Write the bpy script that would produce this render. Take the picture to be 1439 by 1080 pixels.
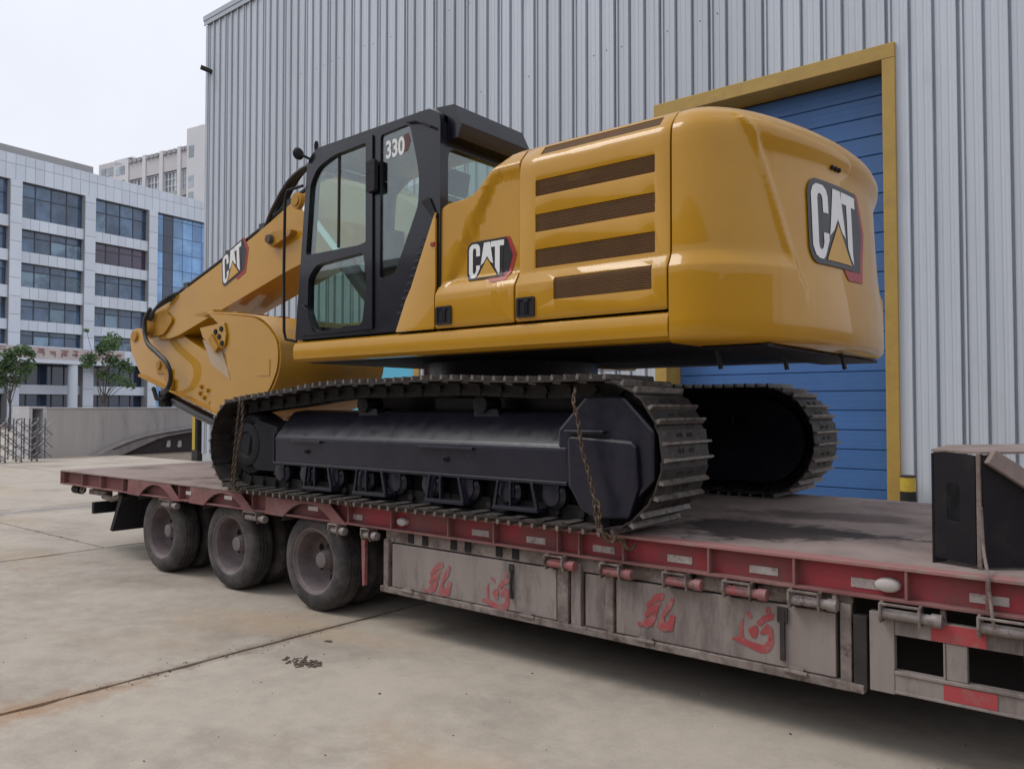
import bpy, bmesh, math, random
from mathutils import Vector, Matrix
from mathutils.geometry import tessellate_polygon
random.seed(7)
for o in list(bpy.data.objects): bpy.data.objects.remove(o)
scene = bpy.context.scene
COL = scene.collection

# ------------------------------------------------------------------ camera
FPX, W0, H0 = 1128.45, 1439.0, 1080.0
CAM = Vector((10.6928, -4.2501, 1.7481))
DIR = Vector((-0.63018, 0.77592, 0.02847)).normalized()
cam_d = bpy.data.cameras.new('camera'); cam = bpy.data.objects.new('camera', cam_d); COL.objects.link(cam)
cam.location = CAM
cam.rotation_euler = DIR.to_track_quat('-Z', 'Y').to_euler()
cam_d.sensor_fit = 'HORIZONTAL'; cam_d.sensor_width = 36.0; cam_d.lens = FPX / W0 * 36.0
cam_d.clip_start = 0.05; cam_d.clip_end = 3000
scene.camera = cam

# ------------------------------------------------------------------ sky and sun (overcast)
SUN_EL, SUN_AZ = math.radians(52), math.radians(232)   # azimuth measured from +Y, clockwise
world = bpy.data.worlds.new('World'); scene.world = world; world.use_nodes = True
nt = world.node_tree; nt.nodes.clear()
out = nt.nodes.new('ShaderNodeOutputWorld'); bg = nt.nodes.new('ShaderNodeBackground')
sky = nt.nodes.new('ShaderNodeTexSky'); sky.sky_type = 'NISHITA'; sky.sun_disc = False
sky.sun_elevation = SUN_EL; sky.sun_rotation = SUN_AZ; sky.air_density = 1.0; sky.dust_density = 3.0
hsv = nt.nodes.new('ShaderNodeHueSaturation'); hsv.inputs['Saturation'].default_value = 0.25
tc = nt.nodes.new('ShaderNodeTexCoord'); cn = nt.nodes.new('ShaderNodeTexNoise')
cn.inputs['Scale'].default_value = 2.2; cn.inputs['Detail'].default_value = 5.0; cn.inputs['Roughness'].default_value = 0.55
cr = nt.nodes.new('ShaderNodeValToRGB')
cr.color_ramp.elements[0].position = 0.3; cr.color_ramp.elements[0].color = (7.2, 7.55, 8.5, 1)
cr.color_ramp.elements[1].position = 0.75; cr.color_ramp.elements[1].color = (8.9, 9.1, 9.8, 1)
mx = nt.nodes.new('ShaderNodeMix'); mx.data_type = 'RGBA'; mx.inputs['Factor'].default_value = 0.88
nt.links.new(sky.outputs[0], hsv.inputs['Color'])
nt.links.new(tc.outputs['Generated'], cn.inputs['Vector']); nt.links.new(cn.outputs['Fac'], cr.inputs['Fac'])
nt.links.new(hsv.outputs[0], mx.inputs['A']); nt.links.new(cr.outputs[0], mx.inputs['B'])
nt.links.new(mx.outputs['Result'], bg.inputs['Color']); bg.inputs['Strength'].default_value = 0.1
nt.links.new(bg.outputs[0], out.inputs['Surface'])
sd = bpy.data.lights.new('sun', 'SUN'); sd.energy = 1.1; sd.angle = math.radians(22); sd.color = (1.0, 0.96, 0.9)
sun = bpy.data.objects.new('sun', sd); COL.objects.link(sun)
sv = Vector((math.sin(SUN_AZ) * math.cos(SUN_EL), math.cos(SUN_AZ) * math.cos(SUN_EL), math.sin(SUN_EL)))
sun.rotation_euler = (-sv).to_track_quat('-Z', 'Y').to_euler(); sun.location = sv * 60
vs = scene.view_settings
vs.view_transform = 'Standard'; vs.look = 'None'; vs.gamma = 1.0; vs.exposure = 0.22; vs.use_curve_mapping = False
try: scene.render.engine = 'CYCLES'
except Exception: pass

# ------------------------------------------------------------------ helpers
R_ = DIR.cross(Vector((0, 0, 1))).normalized(); U_ = R_.cross(DIR)
def on_plane(axis, val, px, py):
    """where the sight line of a photo pixel meets a plane of the place (used to read off real dimensions)"""
    v = DIR + R_ * ((px - 719.5) / FPX) - U_ * ((py - 540.0) / FPX)
    return CAM + v * ((val - CAM[axis]) / v[axis])

def tag(o, label=None, cat=None, group=None, kind=None):
    if label: o['label'] = label
    if cat: o['category'] = cat
    if group: o['group'] = group
    if kind: o['kind'] = kind
    return o

WL = {}
def empty(name, loc, label, cat, group=None):
    o = bpy.data.objects.new(name, None); COL.objects.link(o); o.location = loc
    o.empty_display_size = 0.2; WL[o.name] = Matrix.Translation(loc)
    return tag(o, label, cat, group)

def place(o, parent=None, M=None):
    M = M or Matrix.Identity(4)
    COL.objects.link(o)
    if parent is not None:
        o.parent = parent
        M2 = WL[parent.name].inverted() @ M
    else: M2 = M
    o.matrix_basis = M2
    WL[o.name] = M.copy()
    return o

def clone(src, parent, M):
    return place(bpy.data.objects.new(src.name.split('.')[0], src.data), parent, M)

class MB:
    def __init__(s): s.v = []; s.f = []
    def add(s, vs_, fs_):
        n = len(s.v); s.v += [tuple(p) for p in vs_]; s.f += [tuple(i + n for i in f) for f in fs_]; return s
    def box(s, x0, x1, y0, y1, z0, z1):
        return s.add([(x0,y0,z0),(x1,y0,z0),(x1,y1,z0),(x0,y1,z0),(x0,y0,z1),(x1,y0,z1),(x1,y1,z1),(x0,y1,z1)],
                     [(0,3,2,1),(4,5,6,7),(0,1,5,4),(1,2,6,5),(2,3,7,6),(3,0,4,7)])
    def obox(s, M, sx, sy, sz):
        b = MB().box(-sx/2, sx/2, -sy/2, sy/2, -sz/2, sz/2)
        return s.add([M @ Vector(p) for p in b.v], b.f)
    def bar(s, a, b, w, h, up=(0,0,1)):
        a, b = Vector(a), Vector(b); d = (b - a); L = d.length; d.normalize()
        u = Vector(up)
        if abs(d.dot(u)) > 0.98: u = Vector((1, 0, 0))
        r = d.cross(u).normalized(); u = r.cross(d)
        M = Matrix((d, r, u)).transposed().to_4x4(); M.translation = (a + b) / 2
        return s.obox(M, L, w, h)
    def prism(s, loops, axis, a0, a1):
        """loops: outline (+ holes) of 2-D points in the two other axes, in order; extruded along axis"""
        if not isinstance(loops[0][0], (tuple, list, Vector)): loops = [loops]
        flat = [p for l in loops for p in l]
        tris = tessellate_polygon([[Vector((p[0], p[1], 0)) for p in l] for l in loops])
        def P(p, a):
            if axis == 1: return (p[0], a, p[1])
            if axis == 0: return (a, p[0], p[1])
            return (p[0], p[1], a)
        n = len(flat); vs_ = [P(p, a0) for p in flat] + [P(p, a1) for p in flat]
        fs_ = [tuple(t) for t in tris] + [tuple(i + n for i in reversed(t)) for t in tris]
        k = 0
        for l in loops:
            m = len(l)
            for i in range(m):
                a, b = k + i, k + (i + 1) % m
                fs_.append((a, b, b + n, a + n))
            k += m
        return s.add(vs_, fs_)
    def tube(s, pts, r, n=8, caps=True):
        pts = [Vector(p) for p in pts]; rings = []; ref = None
        for i, p in enumerate(pts):
            a = pts[max(i - 1, 0)]; b = pts[min(i + 1, len(pts) - 1)]
            d = (b - a).normalized()
            if ref is None: ref = Vector((0, 0, 1)) if abs(d.z) < 0.9 else Vector((1, 0, 0))
            u = (ref - d * ref.dot(d)).normalized(); w = d.cross(u); ref = u
            rr = r[i] if isinstance(r, (list, tuple)) else r
            rings.append([p + (u * math.cos(2*math.pi*k/n) + w * math.sin(2*math.pi*k/n)) * rr for k in range(n)])
        vs_ = [q for g in rings for q in g]; fs_ = []
        for i in range(len(rings) - 1):
            for k in range(n):
                fs_.append((i*n+k, i*n+(k+1) % n, (i+1)*n+(k+1) % n, (i+1)*n+k))
        if caps:
            fs_.append(tuple(reversed(range(n)))); fs_.append(tuple(range((len(rings)-1)*n, len(rings)*n)))
        return s.add(vs_, fs_)
    def lathe(s, prof, o, axis=1, n=32, sgn=1):
        """prof: (distance along axis, radius)"""
        vs_ = []; o = Vector(o)
        for (t, r) in prof:
            for k in range(n):
                a = 2*math.pi*k/n; c, d = r*math.cos(a), r*math.sin(a)
                vs_.append(o + (Vector((c, t*sgn, d)) if axis == 1 else Vector((c, d, t*sgn)) if axis == 2 else Vector((t*sgn, c, d))))
        fs_ = []
        for i in range(len(prof) - 1):
            for k in range(n):
                fs_.append((i*n+k, i*n+(k+1) % n, (i+1)*n+(k+1) % n, (i+1)*n+k))
        return s.add(vs_, fs_)
    def mesh(s, name):
        m = bpy.data.meshes.new(name); m.from_pydata(s.v, [], s.f); m.validate()
        bm = bmesh.new(); bm.from_mesh(m); bmesh.ops.recalc_face_normals(bm, faces=bm.faces); bm.to_mesh(m); bm.free()
        return m
    def build(s, name, mat, parent=None, bevel=0, smooth=None, M=None, seg=2, solid=0):
        m = s.mesh(name); m.materials.append(MAT[mat] if isinstance(mat, str) else mat)
        o = bpy.data.objects.new(name, m); place(o, parent, M)
        if smooth:
            for p in m.polygons: p.use_smooth = True
            m.set_sharp_from_angle(angle=math.radians(smooth))
        if solid:
            md = o.modifiers.new('solid', 'SOLIDIFY'); md.thickness = solid; md.offset = 0
        if bevel:
            md = o.modifiers.new('bevel', 'BEVEL'); md.width = bevel; md.segments = seg; md.limit_method = 'ANGLE'
            md.angle_limit = math.radians(35); md.harden_normals = False
        return o

def round_poly(pts, r, n=4):
    """round the corners of a 2-D polygon; r is one radius or one per point"""
    outp = []; m = len(pts)
    for i in range(m):
        p = Vector(pts[i]).to_2d(); a = Vector(pts[i-1]).to_2d(); b = Vector(pts[(i+1) % m]).to_2d()
        rr = r[i] if isinstance(r, (list, tuple)) else r
        da, db = (a - p), (b - p); la, lb = da.length, db.length
        rr = min(rr, la*0.45, lb*0.45)
        if rr < 1e-4: outp.append((p.x, p.y)); continue
        s_, e_ = p + da/la*rr, p + db/lb*rr
        for k in range(n + 1):
            t = k/n; q = s_*(1-t)**2 + p*2*t*(1-t) + e_*t*t
            outp.append((q.x, q.y))
    return outp

def sheet(name, loops, cu, cv, fn, mat, parent, thick=0.0, smooth=40, off=0, bevel=0):
    """2-D loops (outline + holes) filled, cut along u and v lines, then laid on a surface by fn(u, v)"""
    bm = bmesh.new()
    vs_ = [bm.verts.new((p[0], p[1], 0)) for l in loops for p in l]
    for t in tessellate_polygon([[Vector((p[0], p[1], 0)) for p in l] for l in loops]):
        try: bm.faces.new([vs_[i] for i in t])
        except ValueError: pass
    for u in cu: bmesh.ops.bisect_plane(bm, geom=bm.verts[:] + bm.edges[:] + bm.faces[:], plane_co=(u, 0, 0), plane_no=(1, 0, 0))
    for v in cv: bmesh.ops.bisect_plane(bm, geom=bm.verts[:] + bm.edges[:] + bm.faces[:], plane_co=(0, v, 0), plane_no=(0, 1, 0))
    bmesh.ops.recalc_face_normals(bm, faces=bm.faces)
    for v in bm.verts: v.co = fn(v.co.x, v.co.y)
    m = bpy.data.meshes.new(name); bm.to_mesh(m); bm.free()
    m.materials.append(MAT[mat])
    o = bpy.data.objects.new(name, m); place(o, parent)
    for p in m.polygons: p.use_smooth = True
    m.set_sharp_from_angle(angle=math.radians(smooth))
    if thick:
        md = o.modifiers.new('solid', 'SOLIDIFY'); md.thickness = thick; md.offset = off
    if bevel:
        md = o.modifiers.new('bevel', 'BEVEL'); md.width = bevel; md.segments = 2; md.limit_method = 'ANGLE'; md.angle_limit = math.radians(50)
    return o

# ------------------------------------------------------------------ materials
MAT = {}
def mat(name, c1, c2=None, scale=3.0, rough=0.6, rough2=None, metal=0.0, bump=0.0, bscale=40.0, coat=0.0,
        dust=None, dust_amt=0.0, dust_scale=2.0, streak=False, contrast=(0.35, 0.65), rnd=0.0, updust=None, spec=None, dust_edge=0.12, stains=()):
    """procedural paint / metal / stone: two colours mixed by noise, then patches of dust, wear or rust, plus fine relief"""
    m = bpy.data.materials.new(name); m.use_nodes = True; n = m.node_tree; L = n.links.new
    b = n.nodes['Principled BSDF']
    geo = n.nodes.new('ShaderNodeNewGeometry')
    def noise(sc, det=6, rgh=0.6, stretch=None):
        t = n.nodes.new('ShaderNodeTexNoise'); t.inputs['Scale'].default_value = sc
        t.inputs['Detail'].default_value = det; t.inputs['Roughness'].default_value = rgh
        if stretch:
            mp = n.nodes.new('ShaderNodeMapping'); mp.inputs['Scale'].default_value = stretch
            L(geo.outputs['Position'], mp.inputs['Vector']); L(mp.outputs[0], t.inputs['Vector'])
        else: L(geo.outputs['Position'], t.inputs['Vector'])
        return t.outputs['Fac']
    def ramp(src, a, b_):
        r = n.nodes.new('ShaderNodeMapRange'); r.inputs['From Min'].default_value = a; r.inputs['From Max'].default_value = b_
        L(src, r.inputs['Value']); return r.outputs[0]
    def mix(fac, A, B):
        x = n.nodes.new('ShaderNodeMix'); x.data_type = 'RGBA'
        if isinstance(fac, float): x.inputs['Factor'].default_value = fac
        else: L(fac, x.inputs['Factor'])
        for sock, val in (('A', A), ('B', B)):
            if isinstance(val, tuple): x.inputs[sock].default_value = (*val, 1)
            else: L(val, x.inputs[sock])
        return x.outputs['Result']
    c2 = c2 or tuple(min(1, c*0.82) for c in c1)
    col = mix(ramp(noise(scale, 8, 0.65, (1, 1, 0.12) if streak else None), *contrast), tuple(c1), tuple(c2))
    if rnd:
        oi = n.nodes.new('ShaderNodeObjectInfo'); hs = n.nodes.new('ShaderNodeHueSaturation')
        mr = n.nodes.new('ShaderNodeMapRange'); mr.inputs['To Min'].default_value = 1 - rnd; mr.inputs['To Max'].default_value = 1 + rnd
        L(oi.outputs['Random'], mr.inputs['Value']); L(mr.outputs[0], hs.inputs['Value']); L(col, hs.inputs['Color']); col = hs.outputs[0]
    dfac = None
    if dust:
        a = 0.62 - dust_amt*0.35
        dfac = ramp(noise(dust_scale, 10, 0.72, (1, 1, 0.25) if streak else None), a, a + dust_edge)
        col = mix(dfac, col, tuple(dust))
    for (cx, cy, sx, sy, sc_, amt, nsc) in stains:
        mp = n.nodes.new('ShaderNodeMapping'); mp.inputs['Location'].default_value = (-cx/sx, -cy/sy, 0); mp.inputs['Scale'].default_value = (1/sx, 1/sy, 0)
        L(geo.outputs['Position'], mp.inputs[0]); ln = n.nodes.new('ShaderNodeVectorMath'); ln.operation = 'LENGTH'; L(mp.outputs[0], ln.inputs[0])
        nr = n.nodes.new('ShaderNodeMapRange'); nr.inputs[1].default_value = 0.3; nr.inputs[2].default_value = 0.7; nr.inputs[3].default_value = -0.6; nr.inputs[4].default_value = 0.6
        L(noise(nsc, 8, 0.7), nr.inputs[0]); ad = n.nodes.new('ShaderNodeMath'); ad.operation = 'ADD'; L(ln.outputs['Value'], ad.inputs[0]); L(nr.outputs[0], ad.inputs[1])
        fr2 = n.nodes.new('ShaderNodeMapRange'); fr2.inputs[1].default_value = 0.7; fr2.inputs[2].default_value = 1.0; fr2.inputs[3].default_value = amt; fr2.inputs[4].default_value = 0.0
        L(ad.outputs[0], fr2.inputs[0]); col = mix(fr2.outputs[0], col, tuple(sc_))
    if updust:
        sp = n.nodes.new('ShaderNodeSeparateXYZ'); L(geo.outputs['Normal'], sp.inputs[0])
        up = ramp(sp.outputs['Z'], 0.55, 1.0)
        ml = n.nodes.new('ShaderNodeMath'); ml.operation = 'MULTIPLY'; L(up, ml.inputs[0]); L(ramp(noise(5, 8), 0.25, 0.6), ml.inputs[1])
        col = mix(ml.outputs[0], col, tuple(updust))
    L(col, b.inputs['Base Color'])
    b.inputs['Metallic'].default_value = metal
    if spec is not None: b.inputs['Specular IOR Level'].default_value = spec
    if rough2 is not None:
        rr = n.nodes.new('ShaderNodeMapRange'); rr.inputs['From Min'].default_value = 0.3; rr.inputs['From Max'].default_value = 0.7
        rr.inputs['To Min'].default_value = rough; rr.inputs['To Max'].default_value = rough2
        L(noise(scale*2.3, 6), rr.inputs['Value']); L(rr.outputs[0], b.inputs['Roughness'])
    else: b.inputs['Roughness'].default_value = rough
    if coat:
        b.inputs['Coat Weight'].default_value = coat; b.inputs['Coat Roughness'].default_value = 0.06
    if bump:
        bp = n.nodes.new('ShaderNodeBump'); bp.inputs['Strength'].default_value = bump; bp.inputs['Distance'].default_value = 0.02
        L(noise(bscale, 8, 0.7), bp.inputs['Height']); L(bp.outputs[0], b.inputs['Normal'])
    MAT[name] = m
    return m

YEL = (0.50, 0.252, 0.010)
mat('yellow_paint', YEL, (0.45, 0.222, 0.008), 1.2, 0.36, 0.46, coat=0.55, bump=0.02, bscale=2.5, spec=0.25, dust=(0.40, 0.215, 0.035), dust_amt=0.08, dust_scale=1.6, dust_edge=0.4)
MAT['yellow_paint'].node_tree.nodes['Principled BSDF'].inputs['Coat Roughness'].default_value = 0.035
mat('yellow_dull', (0.45, 0.222, 0.014), (0.37, 0.18, 0.014), 3, 0.45, 0.6, bump=0.06, bscale=8, dust=(0.30, 0.17, 0.06), dust_amt=0.15, dust_scale=5)
mat('grille_brown', (0.21, 0.115, 0.05), (0.17, 0.095, 0.045), 6, 0.65)
mat('black_paint', (0.005, 0.005, 0.012), (0.004, 0.004, 0.009), 3, 0.26, 0.34, spec=0.35, coat=0.35)
mat('black_matte', (0.010, 0.0095, 0.013), (0.016, 0.015, 0.018), 8, 0.55, 0.75, dust=(0.035, 0.031, 0.03), dust_amt=0.15, dust_scale=6, spec=0.3)
mat('frame_black', (0.010, 0.010, 0.020), (0.015, 0.0148, 0.027), 4, 0.24, 0.42, bump=0.04, bscale=30, dust=(0.035, 0.031, 0.034), dust_amt=0.15, dust_scale=3.5, updust=(0.04, 0.037, 0.042), dust_edge=0.3, spec=0.5)
mat('track_steel', (0.020, 0.018, 0.0175), (0.048, 0.041, 0.037), 9, 0.45, 0.7, metal=0.35, bump=0.25, bscale=50, dust=(0.07, 0.045, 0.034), dust_amt=0.3, dust_scale=12, updust=(0.12, 0.108, 0.10))
mat('worn_steel', (0.13, 0.115, 0.105), (0.24, 0.215, 0.195), 12, 0.42, 0.62, metal=0.45, bump=0.15, bscale=60, dust=(0.09, 0.06, 0.045), dust_amt=0.3, dust_scale=16)
mat('track_link', (0.012, 0.011, 0.012), (0.025, 0.022, 0.02), 10, 0.6, 0.8, metal=0.2, bump=0.2)
mat('rubber', (0.028, 0.026, 0.027), (0.04, 0.037, 0.037), 6, 0.75, 0.9, bump=0.1, bscale=60, dust=(0.17, 0.145, 0.14), dust_amt=0.55, dust_scale=4, dust_edge=0.4)
mat('rim_steel', (0.12, 0.095, 0.098), (0.19, 0.155, 0.155), 7, 0.6, 0.8, metal=0.1, bump=0.08, dust=(0.09, 0.06, 0.055), dust_amt=0.25, dust_scale=9, dust_edge=0.3)
mat('hub_pale', (0.22, 0.19, 0.185), (0.15, 0.125, 0.12), 12, 0.6)
mat('hole_dark', (0.012, 0.011, 0.012), None, 3, 0.9)
mat('hose_black', (0.014, 0.014, 0.016), (0.022, 0.022, 0.024), 20, 0.45)
mat('chrome', (0.75, 0.77, 0.78), (0.68, 0.7, 0.72), 4, 0.14, metal=1.0)
mat('red_trailer', (0.36, 0.042, 0.055), (0.22, 0.035, 0.042), 1.3, 0.55, 0.75, bump=0.05, bscale=25, dust=(0.135, 0.075, 0.068), dust_amt=0.52, dust_scale=2.6, dust_edge=0.3, stains=((1.5, 0, 4.2, 9, (0.16, 0.075, 0.07), .75, 1.2),))
mat('red_grey', (0.20, 0.065, 0.065), (0.25, 0.13, 0.12), 3.0, 0.65, 0.8, bump=0.08, bscale=25, dust=(0.10, 0.06, 0.055), dust_amt=0.35, dust_scale=4, dust_edge=0.25)
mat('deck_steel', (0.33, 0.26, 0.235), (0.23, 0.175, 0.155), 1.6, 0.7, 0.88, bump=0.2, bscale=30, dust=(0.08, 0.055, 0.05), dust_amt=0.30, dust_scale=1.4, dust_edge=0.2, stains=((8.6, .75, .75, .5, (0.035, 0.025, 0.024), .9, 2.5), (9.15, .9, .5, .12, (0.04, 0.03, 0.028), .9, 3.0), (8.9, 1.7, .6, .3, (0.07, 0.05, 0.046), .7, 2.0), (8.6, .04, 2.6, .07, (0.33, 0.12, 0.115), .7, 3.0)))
mat('box_grey', (0.30, 0.255, 0.235), (0.20, 0.165, 0.152), 2.2, 0.65, 0.8, bump=0.1, bscale=25, streak=True, dust=(0.06, 0.047, 0.043), dust_amt=0.36, dust_scale=4.5, dust_edge=0.24)
mat('box_trim', (0.27, 0.225, 0.20), (0.13, 0.10, 0.09), 7, 0.7, 0.85, bump=0.12, bscale=25, dust=(0.06, 0.035, 0.028), dust_amt=0.36, dust_scale=9, dust_edge=0.15)
mat('grime_dark', (0.022, 0.019, 0.019), (0.045, 0.036, 0.034), 6, 0.85)
mat('red_sign', (0.36, 0.05, 0.058), (0.30, 0.055, 0.058), 5, 0.7, dust=(0.26, 0.20, 0.185), dust_amt=0.36, dust_scale=16, dust_edge=0.25)
mat('red_sign_faded', (0.36, 0.075, 0.08), (0.30, 0.1, 0.1), 9, 0.7, dust=(0.27, 0.235, 0.22), dust_amt=0.42, dust_scale=14, dust_edge=0.3)
mat('tape_red', (0.42, 0.05, 0.06), (0.34, 0.06, 0.06), 9, 0.6, dust=(0.27, 0.2, 0.19), dust_amt=0.3, dust_scale=9, dust_edge=0.3)
mat('sticker_pale', (0.50, 0.46, 0.43), (0.36, 0.31, 0.29), 14, 0.6, dust=(0.25, 0.2, 0.18), dust_amt=0.3, dust_scale=25)
mat('lamp_pale', (0.5, 0.46, 0.44), (0.42, 0.38, 0.36), 14, 0.45)
mat('pipe_steel', (0.32, 0.29, 0.28), (0.2, 0.165, 0.155), 14, 0.5, 0.7, metal=0.3, dust=(0.12, 0.07, 0.055), dust_amt=0.25, dust_scale=18)
mat('pipe_red', (0.30, 0.07, 0.075), (0.26, 0.15, 0.145), 12, 0.6, dust=(0.12, 0.08, 0.075), dust_amt=0.3, dust_scale=16)
mat('chain_rust', (0.07, 0.052, 0.042), (0.15, 0.10, 0.065), 30, 0.55, 0.75, metal=0.5)
mat('attach_black', (0.007, 0.006, 0.009), (0.012, 0.010, 0.013), 5, 0.5, 0.7, bump=0.05, dust=(0.03, 0.024, 0.025), dust_amt=0.25, dust_scale=5, dust_edge=0.3, spec=0.3)
mat('attach_dust', (0.28, 0.225, 0.205), (0.2, 0.155, 0.14), 8, 0.85, bump=0.15)
mat('cladding', (0.51, 0.545, 0.60), (0.44, 0.475, 0.525), 0.6, 0.42, 0.52, streak=True, rnd=0.09, dust=(0.37, 0.39, 0.43), dust_amt=0.2, dust_scale=0.8, dust_edge=0.3)
mat('flashing', (0.40, 0.43, 0.48), (0.33, 0.36, 0.41), 1.0, 0.45)
mat('door_blue', (0.05, 0.145, 0.37), (0.045, 0.125, 0.32), 0.8, 0.38, 0.5, rnd=0.06)
mat('door_cyan', (0.10, 0.46, 0.66), (0.09, 0.42, 0.6), 0.8, 0.4, rnd=0.05)
mat('frame_yellow', (0.42, 0.27, 0.055), (0.36, 0.225, 0.05), 2.5, 0.55, dust=(0.33, 0.2, 0.06), dust_amt=0.2, dust_scale=3)
mat('bollard_yellow', (0.52, 0.37, 0.03), (0.42, 0.3, 0.035), 6, 0.55)
mat('plinth', (0.5, 0.52, 0.54), (0.4, 0.42, 0.43), 2, 0.8)
mat('gate_wall', (0.50, 0.465, 0.445), (0.40, 0.37, 0.355), 1.4, 0.88, bump=0.1, bscale=12, streak=True, dust=(0.2, 0.185, 0.18), dust_amt=0.2, dust_scale=1.8, dust_edge=0.25)
mat('gate_coping', (0.56, 0.55, 0.56), (0.48, 0.47, 0.48), 3, 0.8)
mat('gate_steel', (0.22, 0.22, 0.24), (0.15, 0.15, 0.165), 5, 0.3, metal=0.85)
mat('ramp_stone', (0.34, 0.31, 0.30), (0.25, 0.22, 0.215), 3, 0.9, bump=0.1)
mat('dark_fill', (0.07, 0.055, 0.055), (0.05, 0.04, 0.042), 5, 0.9)
mat('office_tile', (0.70, 0.76, 0.85), (0.64, 0.70, 0.79), 0.2, 0.4, rnd=0.06)
mat('office_grey', (0.40, 0.40, 0.41), (0.35, 0.35, 0.36), 0.2, 0.8)
mat('office_dark', (0.03, 0.033, 0.045), (0.05, 0.05, 0.062), 0.3, 0.6)
mat('office_frame', (0.06, 0.075, 0.10), None, 1, 0.5)
def glass_far(name, c, c2, rough=0.08):
    m = mat(name, c, c2, 0.35, rough, rnd=0.35, contrast=(0.42, 0.58)); m.node_tree.nodes['Principled BSDF'].inputs['Specular IOR Level'].default_value = 0.9; return m
glass_far('office_glass', (0.035, 0.075, 0.145), (0.09, 0.165, 0.28))
glass_far('office_glass_teal', (0.18, 0.30, 0.40), (0.06, 0.11, 0.18))
glass_far('office_glass_plum', (0.075, 0.05, 0.10), (0.05, 0.04, 0.075))
glass_far('curtain_glass', (0.14, 0.31, 0.60), (0.22, 0.44, 0.74))
glass_far('curtain_glass_dark', (0.02, 0.035, 0.08), (0.03, 0.05, 0.10))
glass_far('tower_glass', (0.24, 0.29, 0.33), (0.36, 0.41, 0.45))
mat('tower_wall', (0.60, 0.585, 0.60), (0.54, 0.525, 0.54), 0.1, 0.85)
mat('tower_pale', (0.68, 0.68, 0.71), (0.62, 0.62, 0.65), 0.1, 0.8)
mat('sign_cream', (0.58, 0.53, 0.52), (0.5, 0.45, 0.45), 0.6, 0.6)
mat('sign_red', (0.33, 0.15, 0.14), (0.30, 0.2, 0.17), 1.5, 0.6)
mat('bark', (0.10, 0.085, 0.075), (0.07, 0.06, 0.05), 8, 0.9)
mat('leaf', (0.095, 0.17, 0.06), (0.055, 0.105, 0.04), 1.2, 0.6, rnd=0.0, contrast=(0.4, 0.6))
mat('white_decal', (0.78, 0.78, 0.78), (0.72, 0.72, 0.72), 9, 0.4)
mat('black_decal', (0.012, 0.012, 0.014), None, 5, 0.35)
mat('red_decal', (0.36, 0.02, 0.025), (0.3, 0.018, 0.02), 9, 0.4)
mat('wedge_pale', (0.47, 0.36, 0.26), (0.42, 0.31, 0.21), 4, 0.6)
mat('maroon_decal', (0.10, 0.022, 0.025), (0.085, 0.02, 0.022), 9, 0.4)
mat('yellow_decal', (0.60, 0.33, 0.05), (0.55, 0.30, 0.04), 9, 0.4)
mat('mud', (0.13, 0.095, 0.07), (0.08, 0.06, 0.045), 20, 0.95, bump=0.3)
mat('seat_cloth', (0.02, 0.02, 0.022), None, 10, 0.8)

def glass(name, tint, refl=1.0):
    m = bpy.data.materials.new(name); m.use_nodes = True; n = m.node_tree; n.nodes.clear(); L = n.links.new
    o = n.nodes.new('ShaderNodeOutputMaterial'); t = n.nodes.new('ShaderNodeBsdfTransparent'); t.inputs[0].default_value = (*tint, 1)
    g = n.nodes.new('ShaderNodeBsdfGlossy'); g.inputs['Roughness'].default_value = 0.02
    g.inputs['Color'].default_value = (0.95, 0.97, 1, 1)
    ge = n.nodes.new('ShaderNodeNewGeometry'); dp = n.nodes.new('ShaderNodeVectorMath'); dp.operation = 'DOT_PRODUCT'
    L(ge.outputs['Normal'], dp.inputs[0]); L(ge.outputs['Incoming'], dp.inputs[1])
    def mth(op, x, y=None):
        q = n.nodes.new('ShaderNodeMath'); q.operation = op
        for i, v in enumerate((x, y)):
            if v is None: continue
            if isinstance(v, (int, float)): q.inputs[i].default_value = v
            else: L(v, q.inputs[i])
        return q.outputs[0]
    fr = mth('POWER', mth('SUBTRACT', 1.0, mth('ABSOLUTE', dp.outputs['Value'])), 5.0)     # Schlick reflectance, same from both sides
    fr = mth('MULTIPLY', mth('ADD', mth('MULTIPLY', fr, .95), .05), refl)
    mxs = n.nodes.new('ShaderNodeMixShader')
    L(fr, mxs.inputs[0]); L(t.outputs[0], mxs.inputs[1]); L(g.outputs[0], mxs.inputs[2]); L(mxs.outputs[0], o.inputs[0])
    MAT[name] = m
glass('cab_glass', (0.77, 0.865, 0.825), 2.0)

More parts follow.
